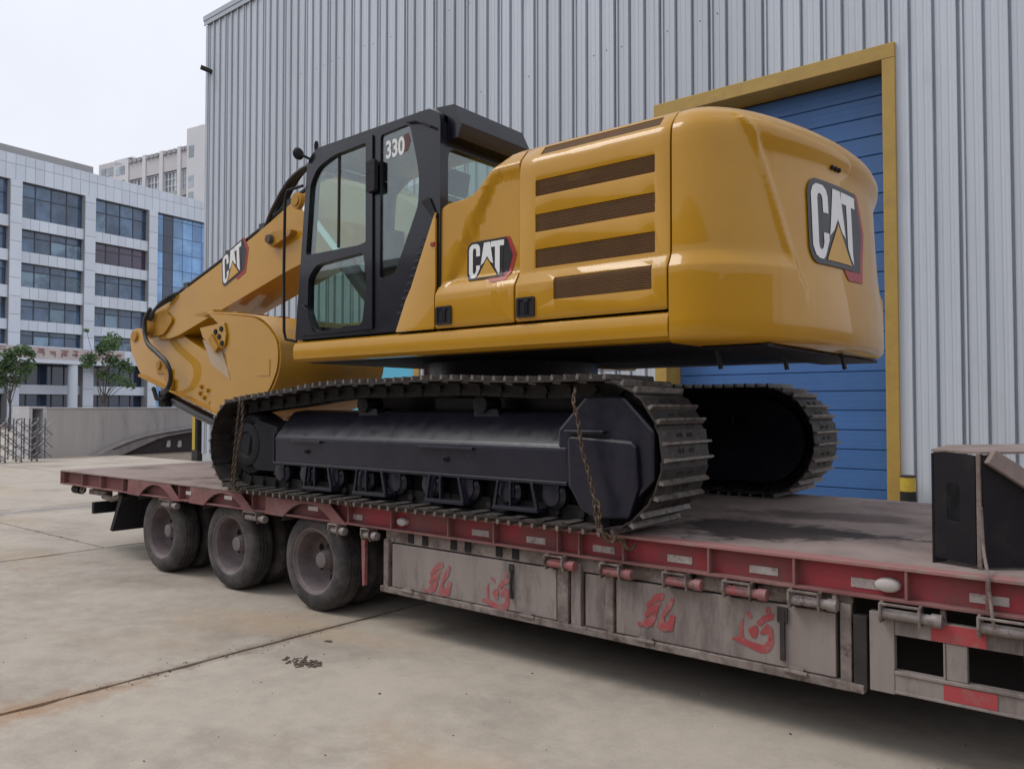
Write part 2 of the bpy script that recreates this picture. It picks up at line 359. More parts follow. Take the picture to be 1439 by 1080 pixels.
def concrete(name, rnd=0.05):
    m = bpy.data.materials.new(name); m.use_nodes = True; n = m.node_tree; L = n.links.new; b = n.nodes['Principled BSDF']
    geo = n.nodes.new('ShaderNodeNewGeometry')
    def noise(sc, det=8, rgh=0.6, st=None):
        t = n.nodes.new('ShaderNodeTexNoise'); t.inputs['Scale'].default_value = sc; t.inputs['Detail'].default_value = det; t.inputs['Roughness'].default_value = rgh
        if st:
            mp = n.nodes.new('ShaderNodeMapping'); mp.inputs['Scale'].default_value = st; L(geo.outputs['Position'], mp.inputs[0]); L(mp.outputs[0], t.inputs['Vector'])
        else: L(geo.outputs['Position'], t.inputs['Vector'])
        return t.outputs['Fac']
    def ramp(s, a, b_, lo=0.0, hi=1.0):
        r = n.nodes.new('ShaderNodeMapRange'); r.inputs[1].default_value = a; r.inputs[2].default_value = b_; r.inputs[3].default_value = lo; r.inputs[4].default_value = hi; L(s, r.inputs[0]); return r.outputs[0]
    def mix(f, A, B, mode='MIX'):
        x = n.nodes.new('ShaderNodeMix'); x.data_type = 'RGBA'; x.blend_type = mode
        if isinstance(f, float): x.inputs['Factor'].default_value = f
        else: L(f, x.inputs['Factor'])
        for s, v in (('A', A), ('B', B)):
            if isinstance(v, tuple): x.inputs[s].default_value = (*v, 1)
            else: L(v, x.inputs[s])
        return x.outputs['Result']
    c = mix(ramp(noise(0.7, 6), 0.35, 0.65), (0.44, 0.385, 0.32), (0.35, 0.305, 0.255))
    c = mix(ramp(noise(6, 10, 0.7), 0.4, 0.75), c, (0.48, 0.42, 0.345))
    c = mix(ramp(noise(0.55, 9, 0.7, (1, 1.4, 1)), 0.50, 0.70, 0, 0.65), c, (0.21, 0.175, 0.14))      # old oil and wheel stains
    c = mix(ramp(noise(0.8, 5, 0.5, (0.35, 1.0, 1)), 0.56, 0.74, 0, 0.6), c, (0.44, 0.31, 0.19))         # ochre sand film
    c = mix(ramp(noise(9, 8, 0.75, (0.25, 1.6, 1)), 0.60, 0.72, 0, 0.35), c, (0.25, 0.215, 0.18))      # faint tyre scuffs
    c = mix(ramp(noise(28, 6, 0.8), 0.60, 0.68, 0, 0.55), c, (0.20, 0.17, 0.145))
    c = mix(ramp(noise(90, 3, 0.6), 0.60, 0.70, 0, 0.6), c, (0.17, 0.15, 0.135))                          # grit
    c = mix(ramp(noise(2.2, 12, 0.8), 0.64, 0.70, 0, 0.5), c, (0.13, 0.105, 0.09))
    def stain(c, cx, cy, sx, sy, colr, amt, nsc=3.0):
        mp = n.nodes.new('ShaderNodeMapping'); mp.vector_type = 'POINT'
        mp.inputs['Location'].default_value = (-cx/sx, -cy/sy, 0); mp.inputs['Scale'].default_value = (1/sx, 1/sy, 0)
        L(geo.outputs['Position'], mp.inputs[0]); ln = n.nodes.new('ShaderNodeVectorMath'); ln.operation = 'LENGTH'; L(mp.outputs[0], ln.inputs[0])
        ad = n.nodes.new('ShaderNodeMath'); ad.operation = 'ADD'; L(ln.outputs['Value'], ad.inputs[0]); L(ramp(noise(nsc, 8, 0.7), 0.3, 0.7, -0.5, 0.5), ad.inputs[1])
        return mix(ramp(ad.outputs[0], 0.2, 1.1, amt, 0.0), c, colr)
    c = stain(c, 5.55, -2.75, 0.26, 1.2, (0.34, 0.18, 0.085), 0.75)       # rust along the slab joint
    c = stain(c, 5.52, -0.7, 0.10, 1.4, (0.20, 0.15, 0.11), 0.7, 6.0)
    c = stain(c, 8.6, -1.5, 1.6, 0.5, (0.42, 0.29, 0.17), 0.55, 1.5)       # ochre sand washed out from under the trailer
    c = stain(c, 9.9, -0.9, 0.8, 0.25, (0.12, 0.10, 0.085), 0.7, 4.0)     # damp patch
    c = stain(c, 10.25, -0.05, 0.5, 0.35, (0.09, 0.075, 0.062), 0.85, 4.0)
    c = stain(c, -4.2, 1.6, 0.35, 5.0, (0.22, 0.20, 0.19), 0.8, 2.0)  # darker strip running across the slabs
    oi = n.nodes.new('ShaderNodeObjectInfo'); hs = n.nodes.new('ShaderNodeHueSaturation')
    L(ramp(oi.outputs['Random'], 0, 1, 1 - rnd, 1 + rnd), hs.inputs['Value']); L(c, hs.inputs['Color'])
    L(hs.outputs[0], b.inputs['Base Color'])
    L(ramp(noise(1.3, 6), 0.3, 0.7, 0.62, 0.88), b.inputs['Roughness'])
    bp = n.nodes.new('ShaderNodeBump'); bp.inputs['Strength'].default_value = 0.35; bp.inputs['Distance'].default_value = 0.01
    L(noise(35, 10, 0.75), bp.inputs['Height']); L(bp.outputs[0], b.inputs['Normal'])
    MAT[name] = m
concrete('concrete')
mat('joint_dirt', (0.12, 0.09, 0.07), (0.19, 0.15, 0.115), 4, 0.95, bump=0.2)
mat('joint_rust', (0.17, 0.075, 0.035), (0.12, 0.06, 0.035), 9, 0.95)

# ------------------------------------------------------------------ ground
g = MB(); g.box(-700, 700, -700, 700, -1.0, -0.025)
ground = tag(g.build('ground', 'joint_dirt'), kind='structure')
XJ = [-25.1, -20.0, -14.9, -9.8, -4.68, 0.42, 5.52, 10.62, 15.7]
YJ = [-13.0, -8.6, -4.1, 0.36, 4.9, 9.62]
def jag(a, b, fixed, ax, seed, n=60):
    rr = random.Random(seed); pts = []
    for i in range(n):
        t = a + (b - a)*i/n
        d = rr.uniform(0, 0.010) + (0.03*rr.random() if rr.random() < 0.18 else 0)
        pts.append((t, fixed, d))
    return pts
for i in range(len(XJ) - 1):
    yj = [y for y in YJ if not (XJ[i] > 0 and y == 0.36)]
    for j in range(len(yj) - 1):
        x0, x1, y0, y1 = XJ[i] + .012, XJ[i+1] - .012, yj[j] + .010, yj[j+1] - .010
        poly = []
        for (t, f, d) in jag(x0, x1, y0, 0, i*50+j): poly.append((t, y0 + abs(d)))
        for (t, f, d) in jag(y0, y1, x1, 1, i*50+j+999): poly.append((x1 - abs(d), t))
        for (t, f, d) in jag(x1, x0, y1, 0, i*50+j+1999): poly.append((t, y1 - abs(d)))
        for (t, f, d) in jag(y1, y0, x0, 1, i*50+j+2999): poly.append((x0 + abs(d), t))
        s = MB(); s.prism(poly, 2, -0.12, 0.0)
        s.build('concrete_slab', 'concrete', ground)
# apron beyond the slabs: the street in front of the offices
tag(MB().box(-60, -25.2, -60, 70, -0.2, -0.012).build('road', 'concrete'), kind='structure')

# ------------------------------------------------------------------ warehouse
YW = 9.7
wh = empty('warehouse', (-3, YW, 0), 'tall grey ribbed metal warehouse with yellow framed blue door', 'warehouse')
DX0, DX1, DZ = 3.0, 7.40, 7.68      # door opening incl. frame
EX0, EX1, EZ = -6.8, -3.55, 4.0     # second door
PITCH = 0.345
def clad_profile(x0, x1):
    pts = []
    k = math.floor(x0/PITCH) - 1
    xs = [(x0, 0.0)]
    while k*PITCH < x1 + PITCH:
        c = k*PITCH
        seam = (k % 3 == 0)
        for dx, d in ((-0.13, 0), (-0.12, .006), (-0.10, .006), (-0.09, 0), (-0.055, 0), (-0.032, -.045), (0.0, -.045), (0.006, .055), (0.040, .055), (0.046, 0)) + \
                     (((0.055, 0), (0.062, -.028), (0.085, -.028), (0.089, .02), (0.105, .02), (.109, 0)) if seam else ((0.11, 0), (0.12, .006), (0.14, .006), (0.15, 0))):
            xs.append((c + dx, d))
        k += 1
    xs = sorted([p for p in xs if x0 < p[0] < x1])
    return [(x0, 0.0)] + xs + [(x1, 0.0)]
def clad(x0, x1, z0, z1):
    pr = clad_profile(x0, x1); m = MB()
    n = len(pr)
    m.add([(x, YW + d, z0) for x, d in pr] + [(x, YW + d, z1) for x, d in pr], [(i, i+1, n+i+1, n+i) for i in range(n-1)])
    return m.build('wall_sheet', 'cladding', wh, solid=0.004)
WX0, WX1, WZ = -13.55, 13.6, 14.45
x = WX0; SW = PITCH*3
edges = [WX0]
while edges[-1] < WX1 - 0.5: edges.append(min(WX1, (math.floor(edges[-1]/SW + 1e-6) + 1)*SW + 0.0001))
for a, b in zip(edges[:-1], edges[1:]):
    cuts = sorted({a, b, *[c for c in (DX0, DX1, EX0, EX1) if a < c < b]})
    for p, q in zip(cuts[:-1], cuts[1:]):
        mid = (p + q)/2; z0 = 0.25
        if DX0 < mid < DX1: z0 = DZ - 0.05
        if EX0 < mid < EX1: z0 = EZ - 0.05
        clad(p, q, z0, WZ)
for a, b in ((WX0, EX0), (EX1, DX0), (DX1, WX1)):
    MB().box(a, b, YW - 0.03, YW + 0.2, -0.02, 0.25).build('plinth', 'plinth', wh, bevel=0.006)
# roof flashing along the top edge and the corner trim
f = MB(); f.box(WX0 - .12, WX1, YW - .10, YW + .3, WZ - .01, WZ + .16); f.box(WX0 - .10, WX1, YW - .08, YW - .05, WZ - .16, WZ - .012)
f.build('roof_flashing', 'flashing', wh, bevel=0.01)
MB().box(WX0 - .04, WX0 + .12, YW - .035, YW - .004, .25, WZ - .17).build('corner_trim', 'flashing', wh, bevel=0.006)
ga = MB(); ga.box(WX0 - .02, WX0 + .05, YW + .05, YW + 22, 0, WZ); ga.build('gable_wall', 'cladding', wh)
MB().box(WX1 - .05, WX1 + .02, YW + .05, YW + 22, 0, WZ).build('gable_wall', 'cladding', wh)
MB().box(WX0 - .1, WX1 + .1, YW + .32, YW + 22, WZ - .01, WZ + .1).build('roof', 'flashing', wh)
# main blue door: recessed opening, yellow frame, horizontal panels
fr = MB()
fr.box(DX0, DX0 + .25, YW - .06, YW + .54, 0, DZ - .252); fr.box(DX1 - .20, DX1, YW - .06, YW + .54, 0, DZ - .252); fr.box(DX0, DX1, YW - .06, YW + .54, DZ - .25, DZ)
fr.build('door_frame', 'frame_yellow', wh, bevel=0.01)
dr = MB().box(DX0 + .2, DX1 - .15, YW + .53, YW + .56, 0, DZ - .1).build('roller_door', 'office_dark', wh)
PH = 0.3355
pm = None
for k in range(23):
    z0 = 0.02 + k*PH
    if z0 + PH > DZ - 0.2: PHk = DZ - 0.24 - z0
    else: PHk = PH - .007
    if PHk < .05: continue
    if pm is None:
        m = MB(); w = DX1 - DX0 - .47
        prof = [(0.0, 0), (0.012, -.018), (PHk*.30, -.018), (PHk*.32, -.0165), (PHk*.34, -.018), (PHk*.63, -.018), (PHk*.65, -.0165), (PHk*.67, -.018), (PHk - .012, -.018), (PHk, 0)]
        n = len(prof)
        m.add([(0, y, z) for z, y in prof] + [(w, y, z) for z, y in prof], [(i, i+1, n+i+1, n+i) for i in range(n-1)])
        pm = m.mesh('door_panel'); pm.materials.append(MAT['door_blue'])
    place(bpy.data.objects.new('door_panel', pm), dr, Matrix.Translation((DX0 + .26, YW + .525, z0)))
# second, cyan door
fr = MB()
fr.box(EX0, EX0 + .2, YW - .06, YW + .25, 0, EZ - .202); fr.box(EX1 - .2, EX1, YW - .06, YW + .25, 0, EZ - .202); fr.box(EX0, EX1, YW - .06, YW + .25, EZ - .2, EZ)
fr.build('door_frame', 'frame_yellow', wh, bevel=0.01)
dr2 = MB().box(EX0 + .15, EX1 - .15, YW + .22, YW + .24, 0, EZ - .1).build('roller_door', 'office_dark', wh)
m = MB().box(0, EX1 - EX0 - .4, -.02, 0, 0, .48).mesh('door_panel'); m.materials.append(MAT['door_cyan'])
for k in range(7): place(bpy.data.objects.new('door_panel', m), dr2, Matrix.Translation((EX0 + .2, YW + .21, .02 + k*.495)))
# pipe stub high on the wall, fixing screws
p = on_plane(1, YW, 297, 101)
MB().tube([(p.x, YW + .02, p.z), (p.x, YW - .16, p.z + .02), (p.x - .06, YW - .34, p.z + .06)], .075, 12).build('drain_spout', 'grime_dark', wh, smooth=40)
sc = MB().lathe([(0, .012), (0, .016), (-.006, .016), (-.012, .008), (-.012, 0)], (0, 0, 0), 1, 6).mesh('wall_screw'); sc.materials.append(MAT['grime_dark'])
rr = random.Random(3)
for zc in (2.35, 4.6, 6.85, 9.1, 11.35, 13.6):
    k = 0
    xk = math.ceil(WX0/PITCH)*PITCH
    while xk < WX1:
        xx = xk + .17 + rr.uniform(-.02, .02); ins = DX0 - .1 < xx < DX1 + .1 and zc < DZ + .1
        if not ins and xx > -9 and rr.random() < .22 and not (EX0 - .1 < xx < EX1 + .1 and zc < EZ + .1):
            place(bpy.data.objects.new('wall_screw', sc), wh, Matrix.Translation((xx, YW - .002, zc + rr.uniform(-.03, .03))) @ Matrix.Scale(.8, 4))
        xk += PITCH*1.0

# bollards
def bollard(loc, r, h, label, top_yellow=True):
    b = empty('bollard', loc, label, 'bollard', 'black and yellow posts by the warehouse wall')
    z = loc[2]; n = max(3, int(round(h/.22))); hh = h/n
    for k in range(n):
        MB().lathe([(k*hh + .001, 0), (k*hh + .001, r), ((k+1)*hh, r), ((k+1)*hh, 0)], loc, 2, 20).build('band', ('bollard_yellow' if (n - k) % 2 else 'hole_dark') if k < n - 1 else 'bollard_yellow', b, smooth=40)
    MB().lathe([(h + .001, r*1.05), (h + .02, r*1.05), (h + .03, r*.8), (h + .03, 0)], loc, 2, 20).build('cap', 'grime_dark', b, smooth=40)
bollard((7.56, 9.42, 0), .115, .66, 'black and yellow striped bollard right of the blue warehouse door')
q = on_plane(2, 0.0, 277, 647)
cp = empty('corner_post', (q.x, q.y, 0), 'yellow and black corner guard post at the left end of the warehouse wall', 'post')
MB().box(q.x - .16, q.x + .02, q.y - .1, q.y + .08, .35, 2.0).build('yellow_face', 'bollard_yellow', cp, bevel=.01)
MB().box(q.x + .022, q.x + .17, q.y - .1, q.y + .08, .351, 2.0).build('black_face', 'hole_dark', cp, bevel=.01)
MB().box(q.x - .17, q.x + .18, q.y - .11, q.y + .09, 0, .35).build('foot', 'grime_dark', cp, bevel=.01)

# ------------------------------------------------------------------ brick block added out of view for the yellow paint to reflect
mat('brick_far', (0.16, 0.125, 0.10), (0.11, 0.088, 0.072), 0.4, 0.85)
of2 = empty('reflection_block', (8, -26, 0), 'unseen brown brick block added across the yard to darken paint reflections', 'building')
MB().box(-34, 44, -40, -26, 0, 9.5).build('wall', 'brick_far', of2)
MB().box(-34.4, 44.4, -40.4, -25.6, 9.501, 9.9).build('roof_edge', 'office_grey', of2)
MB().box(38, 52, -25.5, 8, 0, 8.0).build('side_wing', 'brick_far', of2)
wm = MB().box(0, 3.4, 0, .08, 0, 1.9).mesh('window'); wm.materials.append(MAT['office_dark'])
for k in range(14):
    for z in (1.2, 5.4): place(bpy.data.objects.new('window', wm), of2, Matrix.Translation((-32 + k*5.4, -26.05, z)))

# ------------------------------------------------------------------ offices behind the gate
def frame_at(px, depth, ang):
    v = DIR + R_*((px - 719.5)/FPX) - U_*((572.1 - 540.0)/FPX)
    P = CAM + v*depth; P.z = 0
    e = Vector((math.cos(ang), math.sin(ang), 0)); n_in = Vector((-e.y, e.x, 0))
    M = Matrix((e, n_in, Vector((0, 0, 1)))).transposed().to_4x4(); M.translation = P
    return M
def hit(M, px, py, dy=0.0):
    """(s, z) of a photo pixel on a vertical plane given by its frame"""
    v = DIR + R_*((px - 719.5)/FPX) - U_*((py - 540.0)/FPX)
    e = M.col[0].xyz; n = M.col[1].xyz; P0 = M.translation + n*dy
    t = (P0 - CAM).dot(n)/v.dot(n); P = CAM + v*t
    return (P - P0).dot(e), P.z

MO = frame_at(125, 90, math.radians(97))
of = empty('office_building', MO.translation, 'white tiled office block with dark ribbon windows and blue glass corner', 'building')
def opart(m, name, mt, par=None, bevel=0, smooth=None): return m.build(name, mt, par or of, bevel=bevel, smooth=smooth, M=MO)
S0, S1 = -24.0, 16.2
rows = [(21.65, 25.4), (18.1, 20.45), (14.4, 16.9), (10.9, 13.1), (8.3, 9.8)]
cols = [(-24.6, -23.4), (-16.7, -15.5), (-8.81, -7.62), (-.93, .30), (6.9, 8.04)]
opart(MB().box(S0, S1, 1.2, 16, 0, 27.9), 'core', 'office_dark')
opart(MB().box(S0, 1.4, 2.2, 9, 27.95, 29.6), 'roof_house', 'office_grey', bevel=.05)
def tile_mesh(w, h, d=.08, mt='office_tile'):
    m = MB().box(.02, w - .02, -d, 0, .02, h - .02).mesh('cladding_panel'); m.materials.append(MAT[mt]); return m
def tiles(s0, s1, z0, z1, y, wmax):
    n = max(1, round((s1 - s0)/wmax)); w = (s1 - s0)/n
    m = tile_mesh(w, z1 - z0)
    for k in range(n): place(bpy.data.objects.new('cladding_panel', m), of, MO @ Matrix.Translation((s0 + k*w, y, z0)))
opart(MB().box(S0, S1, .002, 1.19, 25.42, 28.15), 'parapet', 'office_grey')
tiles(-17, S1, 25.42, 27.1, 0, .98); tiles(-17, S1, 27.1, 28.15, 0, .98)
bands = [(20.45, 21.65), (16.9, 18.1), (13.1, 14.4), (9.8, 10.9), (6.6, 8.3)]
for bi, (z0, z1) in enumerate(bands):
    for (a, b) in ((-15.5, -8.81), (-7.62, -.93), (.30, 6.9)):
        opart(MB().box(a, b, .002, .9, z0, z1), 'spandrel', 'office_grey')
        tiles(a, b, z0, z1, 0, .95)
for (a, b) in cols[1:]:
    opart(MB().box(a, b, -.25, .9, 0, 25.4), 'column', 'office_grey')
    z = 0
    while z < 25.3: tiles(a, b, z, min(z + 1.9, 25.41), -.252, 2.0); z += 1.9
pane_cache = {}
def pane(par, s0, z0, w, h, y, mt):
    key = (round(w, 2), round(h, 2), mt)
    if key not in pane_cache:
        m = MB().box(0, w, 0, .03, 0, h).mesh('pane'); m.materials.append(MAT[mt]); pane_cache[key] = m
    place(bpy.data.objects.new('pane', pane_cache[key]), par, MO @ Matrix.Translation((s0, y, z0)))
rw = random.Random(11)
for ri, (z0, z1) in enumerate(rows):
    for ci, (a, b) in enumerate(((-15.5, -8.81), (-7.62, -.93), (.30, 6.9))):
        fm = MB(); n = 4; w = (b - a)/n; h = z1 - z0; tz = z0 + h*(.62 if ri == 0 else .68)
        for k in range(n + 1):
            c = a + k*w; fm.box(c - .045, c + .045, .40, .52, z0, z1)
        for zz in (z0, tz, z1): fm.box(a, b, .41, .51, zz - .045, zz + .045)
        wo = opart(fm, 'window', 'office_frame')
        base = 'office_glass_plum' if (ri == 1 and ci == 2) or (ri == 2 and ci == 1 and False) else 'office_glass'
        for k in range(n):
            mt = base if rw.random() < .72 else 'office_glass_teal'
            pane(wo, a + k*w + .05, z0 + .05, w - .1, tz - z0 - .1, .46, mt)
            pane(wo, a + k*w + .05, tz + .05, w - .1, z1 - tz - .1, .46, 'office_glass' if base == 'office_glass' and rw.random() < .6 else base)
        # pale roller blinds half drawn behind some panes
cw = opart(MB().box(8.04, S1, .5, 1.19, 0, 25.42), 'curtain_wall', 'office_frame')
for (a, b, n, mt) in ((8.1, 9.25, 1, 'curtain_glass'), (9.3, 10.6, 1, 'curtain_glass_dark'), (10.65, 16.1, 4, 'curtain_glass')):
    w = (b - a)/n; z = .3
    while z < 25.2:
        hh = min(2.05, 25.38 - z)
        for k in range(n): pane(cw, a + k*w + .03, z + .03, w - .06, hh - .06, .45 if mt != 'curtain_glass_dark' else .48, mt)
        z += 2.05
# ground floor: entrance canopy with a red lettered board, round columns, beam
cp_ = opart(MB().box(-15, 3.0, -2.6, 0, 6.35, 6.75), 'canopy', 'office_tile')
sb = opart(MB().box(-15, 2.6, -2.55, -2.35, 6.76, 8.0), 'sign_board', 'sign_cream')
rg = random.Random(5)
s = -14.4
while s < 2.0:
    m = MB()
    for k in range(rg.randint(5, 7)):
        if rg.random() < .55: z = rg.uniform(6.98, 7.8); a = s + rg.uniform(0, .25); m.box(a, s + rg.uniform(.55, .82), -2.60, -2.552, z, z + .09)
        else: a = s + rg.uniform(.05, .7); z = rg.uniform(6.95, 7.3); m.box(a, a + .1, -2.604, -2.553, z, z + rg.uniform(.3, .55))
    m.build('sign_character', 'sign_red', sb, M=MO)
    s += 1.22
for sx in (-13.6, -3.0):
    opart(MB().lathe([(0, .5), (6.34, .5)], (sx, -2.0, 0), 2, 20), 'round_column', 'office_tile', smooth=40)
for (a, b) in ((-15.5, -8.81), (-7.62, -.93), (.30, 6.9)):
    opart(MB().box(a, b, .3, .9, 3.15, 4.15), 'beam', 'office_tile', bevel=.02)
    n = 5; w = (b - a)/n
    fw = MB()
    for k in range(n + 1): fw.box(a + k*w - .05, a + k*w + .05, 1.0, 1.12, 0, 6.6)
    so = opart(fw, 'shopfront', 'office_frame')
    for k in range(n):
        for z0, z1 in ((.1, 3.1), (4.2, 6.5)): pane(so, a + k*w + .06, z0, w - .12, z1 - z0, 1.08, 'curtain_glass_dark')

# ------------------------------------------------------------------ pale tower far behind
MT = frame_at(226, 175, math.radians(9))
tw = empty('apartment_tower', MT.translation, 'pale residential tower with gridded balconies far behind the office block', 'building')
def sT(px, py=220): return hit(MT, px, py)[0]
def zT(px, py): return hit(MT, px, py)[1]
zt = zT(226, 215)
def tpart(m, name, mt, par=None): return m.build(name, mt, par or tw, M=MT)
a, b = sT(181), sT(269)
tpart(MB().box(a, b, 0.6, 14, 0, zt - 1), 'core', 'tower_wall')
tpart(MB().box(sT(137), sT(159) - .02, 0.4, 12, 0, zT(148, 229)), 'left_block', 'tower_wall')
tpart(MB().box(sT(148), sT(172), 2.4, 10, 0, zT(160, 219)), 'stair_block', 'tower_wall')
tpart(MB().box(sT(159), a - .02, 0.2, 13, 0, zt - .4), 'mid_block', 'tower_pale')
tpart(MB().box(b + .02, sT(300), -1.2, 13, 0, zt + 3.2), 'right_block', 'tower_pale')
tpart(MB().box(sT(168), sT(172), 2.0, 4, zt - .4, zT(170, 219)), 'water_tank', 'office_frame')
tpart(MB().box(sT(274), sT(279), 1.0, 4, zt + 3.2, zt + 4.4), 'water_tank', 'office_frame')
pl = [181, 205, 229, 254, 269]
for px in pl: tpart(MB().box(sT(px) - .6, sT(px) + .6, -.5, .6, 0, zt + .2), 'pilaster', 'tower_pale')
for p0, p1 in zip(pl[:-1], pl[1:]):
    A, B = sT(p0) + .62, sT(p1) - .62
    tpart(MB().box(A, B, -.3, .58, zt - 4.6, zt - .2), 'parapet', 'tower_wall')
    for k in range(3): tpart(MB().box(A + (B-A)*(k/3+.05), A + (B-A)*(k/3+.28), -.7, -.31, zt - .9, zt - .1), 'roof_pipe', 'office_grey')
    for fl in range(6):
        z1 = zt - 4.8 - fl*5.9
        n = 4; w = (B - A)/n
        fm = MB()
        for k in range(n + 1): fm.box(A + k*w - .12, A + k*w + .12, .1, .3, z1 - 4.4, z1)
        for zz in (z1, z1 - 1.5, z1 - 3.0, z1 - 4.4): fm.box(A, B, .12, .28, zz - .1, zz + .1)
        wo = tpart(fm, 'window', 'tower_pale')
        for k in range(n):
            m = MB().box(A + k*w + .13, A + (k+1)*w - .13, .34, .4, z1 - 4.3, z1 - .1); m.build('pane', 'tower_glass', wo, M=MT)
        tpart(MB().box(A, B, -.6, .5, z1 - 5.8, z1 - 4.5), 'balcony', 'office_grey')
for (px0, px1, dz, par_y) in ((143, 145, -6.0, .38), (149, 153, -7.5, .38), (150, 157, -13, .38), (272, 279, -.6, -1.25), (272, 279, -7, -1.25), (272, 279, -10.5, -1.25), (272, 279, -17, -1.25), (272, 279, -25, -1.25)):
    A, B = sT(px0), sT(px1); tpart(MB().box(A, B, par_y, par_y + .5, zt + dz - 2.5, zt + dz), 'window', 'tower_glass')

wmT = MB().box(0, 1.5, -.06, .1, 0, 1.9).mesh('window'); wmT.materials.append(MAT['tower_glass'])
for (px0, px1, yy, zt0, n) in ((139, 158, .38, zT(148, 232), 3), (160, 180, .18, zT(170, 229), 3)):
    A, B = sT(px0), sT(px1)
    for k in range(n):
        for fl in range(7): place(bpy.data.objects.new('window', wmT), tw, MT @ Matrix.Translation((A + (B - A)*(k + .3)/n, yy, zt0 - 2.6 - fl*3.3)))

# ------------------------------------------------------------------ gate wall, curved ramp, folding gate
G0, G1 = on_plane(2, 0, 65, 643), on_plane(2, 0, 270, 632)
MG = frame_at(65, 27, math.atan2(G1.y - G0.y, G1.x - G0.x)); MG.translation = Vector((G0.x, G0.y, 0))
gw = empty('boundary_wall', MG.translation, 'streaked grey concrete boundary wall behind the trailer tail with hollow white framed end', 'wall')
MB().box(0, 11, 0, .35, -.02, 1.70).build('wall_face', 'gate_wall', gw, bevel=.015, M=MG)
MB().box(-.02, 11, -.03, .38, 1.701, 1.75).build('coping', 'gate_coping', gw, bevel=.01, M=MG)
e = MB(); e.box(-.62, -.50, -.02, 1.0, 0, 1.70); e.box(-.14, -.003, -.02, 1.0, 0, 1.70); e.box(-.62, -.022, -.02, 1.0, 1.701, 1.78)
e.build('end_frame', 'gate_coping', gw, bevel=.01, M=MG)
MB().box(-.498, -.142, .7, .75, 0, 1.69).build('end_recess', 'hole_dark', gw, M=MG)
MR = MG.copy(); MR.translation = MG.translation - MG.col[1].xyz*0.45
rp = empty('stone_ramp', MR.translation, 'low curved stone ramp edge rising against the boundary wall', 'ramp')
topc = [(135, 640), (158.4, 628.4), (187.6, 616.9), (208.5, 610.7), (229.3, 606.5), (271, 600)]
botc = [(173, 640), (198, 627.3), (221, 616.9), (235.6, 612.7), (271, 606.5)]
T_ = [hit(MR, *q) for q in topc]; B_ = [hit(MR, *q) for q in botc]
mid = [((a[0]*.5 + b[0]*.5), (a[1] + b[1])/2) for a, b in zip(T_[1:], B_)]
ext = lambda l, s: [(l[-1][0] + s, l[-1][1] + .12)]
band = T_ + ext(T_, 2.5) + list(reversed(B_ + ext(B_, 2.5)))
band = [(s, max(z, -.01)) for s, z in band]
MB().prism(band, 1, 0, .40).build('coping_band', 'ramp_stone', rp, M=MR, bevel=.01)
g2 = [(s, z - .03) for s, z in T_[1:]] + ext(T_, 2.5)
MB().tube([(s, -.02, z - .045) for s, z in g2], .018, 6).build('groove_line', 'grime_dark', rp, M=MR)
inf = [(B_[0][0] + .1, -.01)] + [(s, z) for s, z in B_[1:]] + ext(B_, 2.5) + [(B_[-1][0] + 2.5, -.01)]
MB().prism(inf, 1, .14, .38).build('infill', 'dark_fill', rp, M=MR)  # plain dark fill below the curved band
for px in (239, 254.5):
    s_, z_ = hit(MR, px, 628); MB().prism(round_poly([(s_ - .09, z_), (s_ + .09, z_), (s_ + .09, z_ + .26), (s_ - .03, z_ + .26)], .05), 1, .10, .139).build('pale_plaque', 'gate_coping', rp, M=MR)

fg = empty('folding_gate', (-17.85, 5, 0), 'stainless steel folding lattice gate left of the boundary wall', 'gate')
gx = -17.85; y = 1.2; k = 0
while y < 6.7:
    m = MB()
    for dx in (-.22, .22):
        m.tube([(gx + dx, y, .08), (gx + dx, y, 1.33)], .018, 6); m.tube([(gx + dx, y + .23, .08), (gx + dx, y + .23, 1.40)], .022, 6)
        for z0, z1 in ((.12, .5), (.45, .9), (.85, 1.3)):
            m.tube([(gx + dx, y, z0), (gx + dx, y + .46, z1)], .014, 6); m.tube([(gx + dx, y, z1), (gx + dx, y + .46, z0)], .014, 6)
    m.tube([(gx - .22, y, 1.33), (gx, y + .1, 1.40), (gx + .22, y, 1.33)], .018, 6)
    m.tube([(gx - .24, y, .08), (gx + .24, y, .08)], .02, 6)
    m.lathe([(-.02, .0), (-.02, .05), (.02, .05), (.02, 0)], (gx - .22, y, .05), 1, 10); m.lathe([(-.02, .0), (-.02, .05), (.02, .05), (.02, 0)], (gx + .22, y, .05), 1, 10)
    m.build('lattice_section', 'gate_steel', fg, smooth=40); y += .46

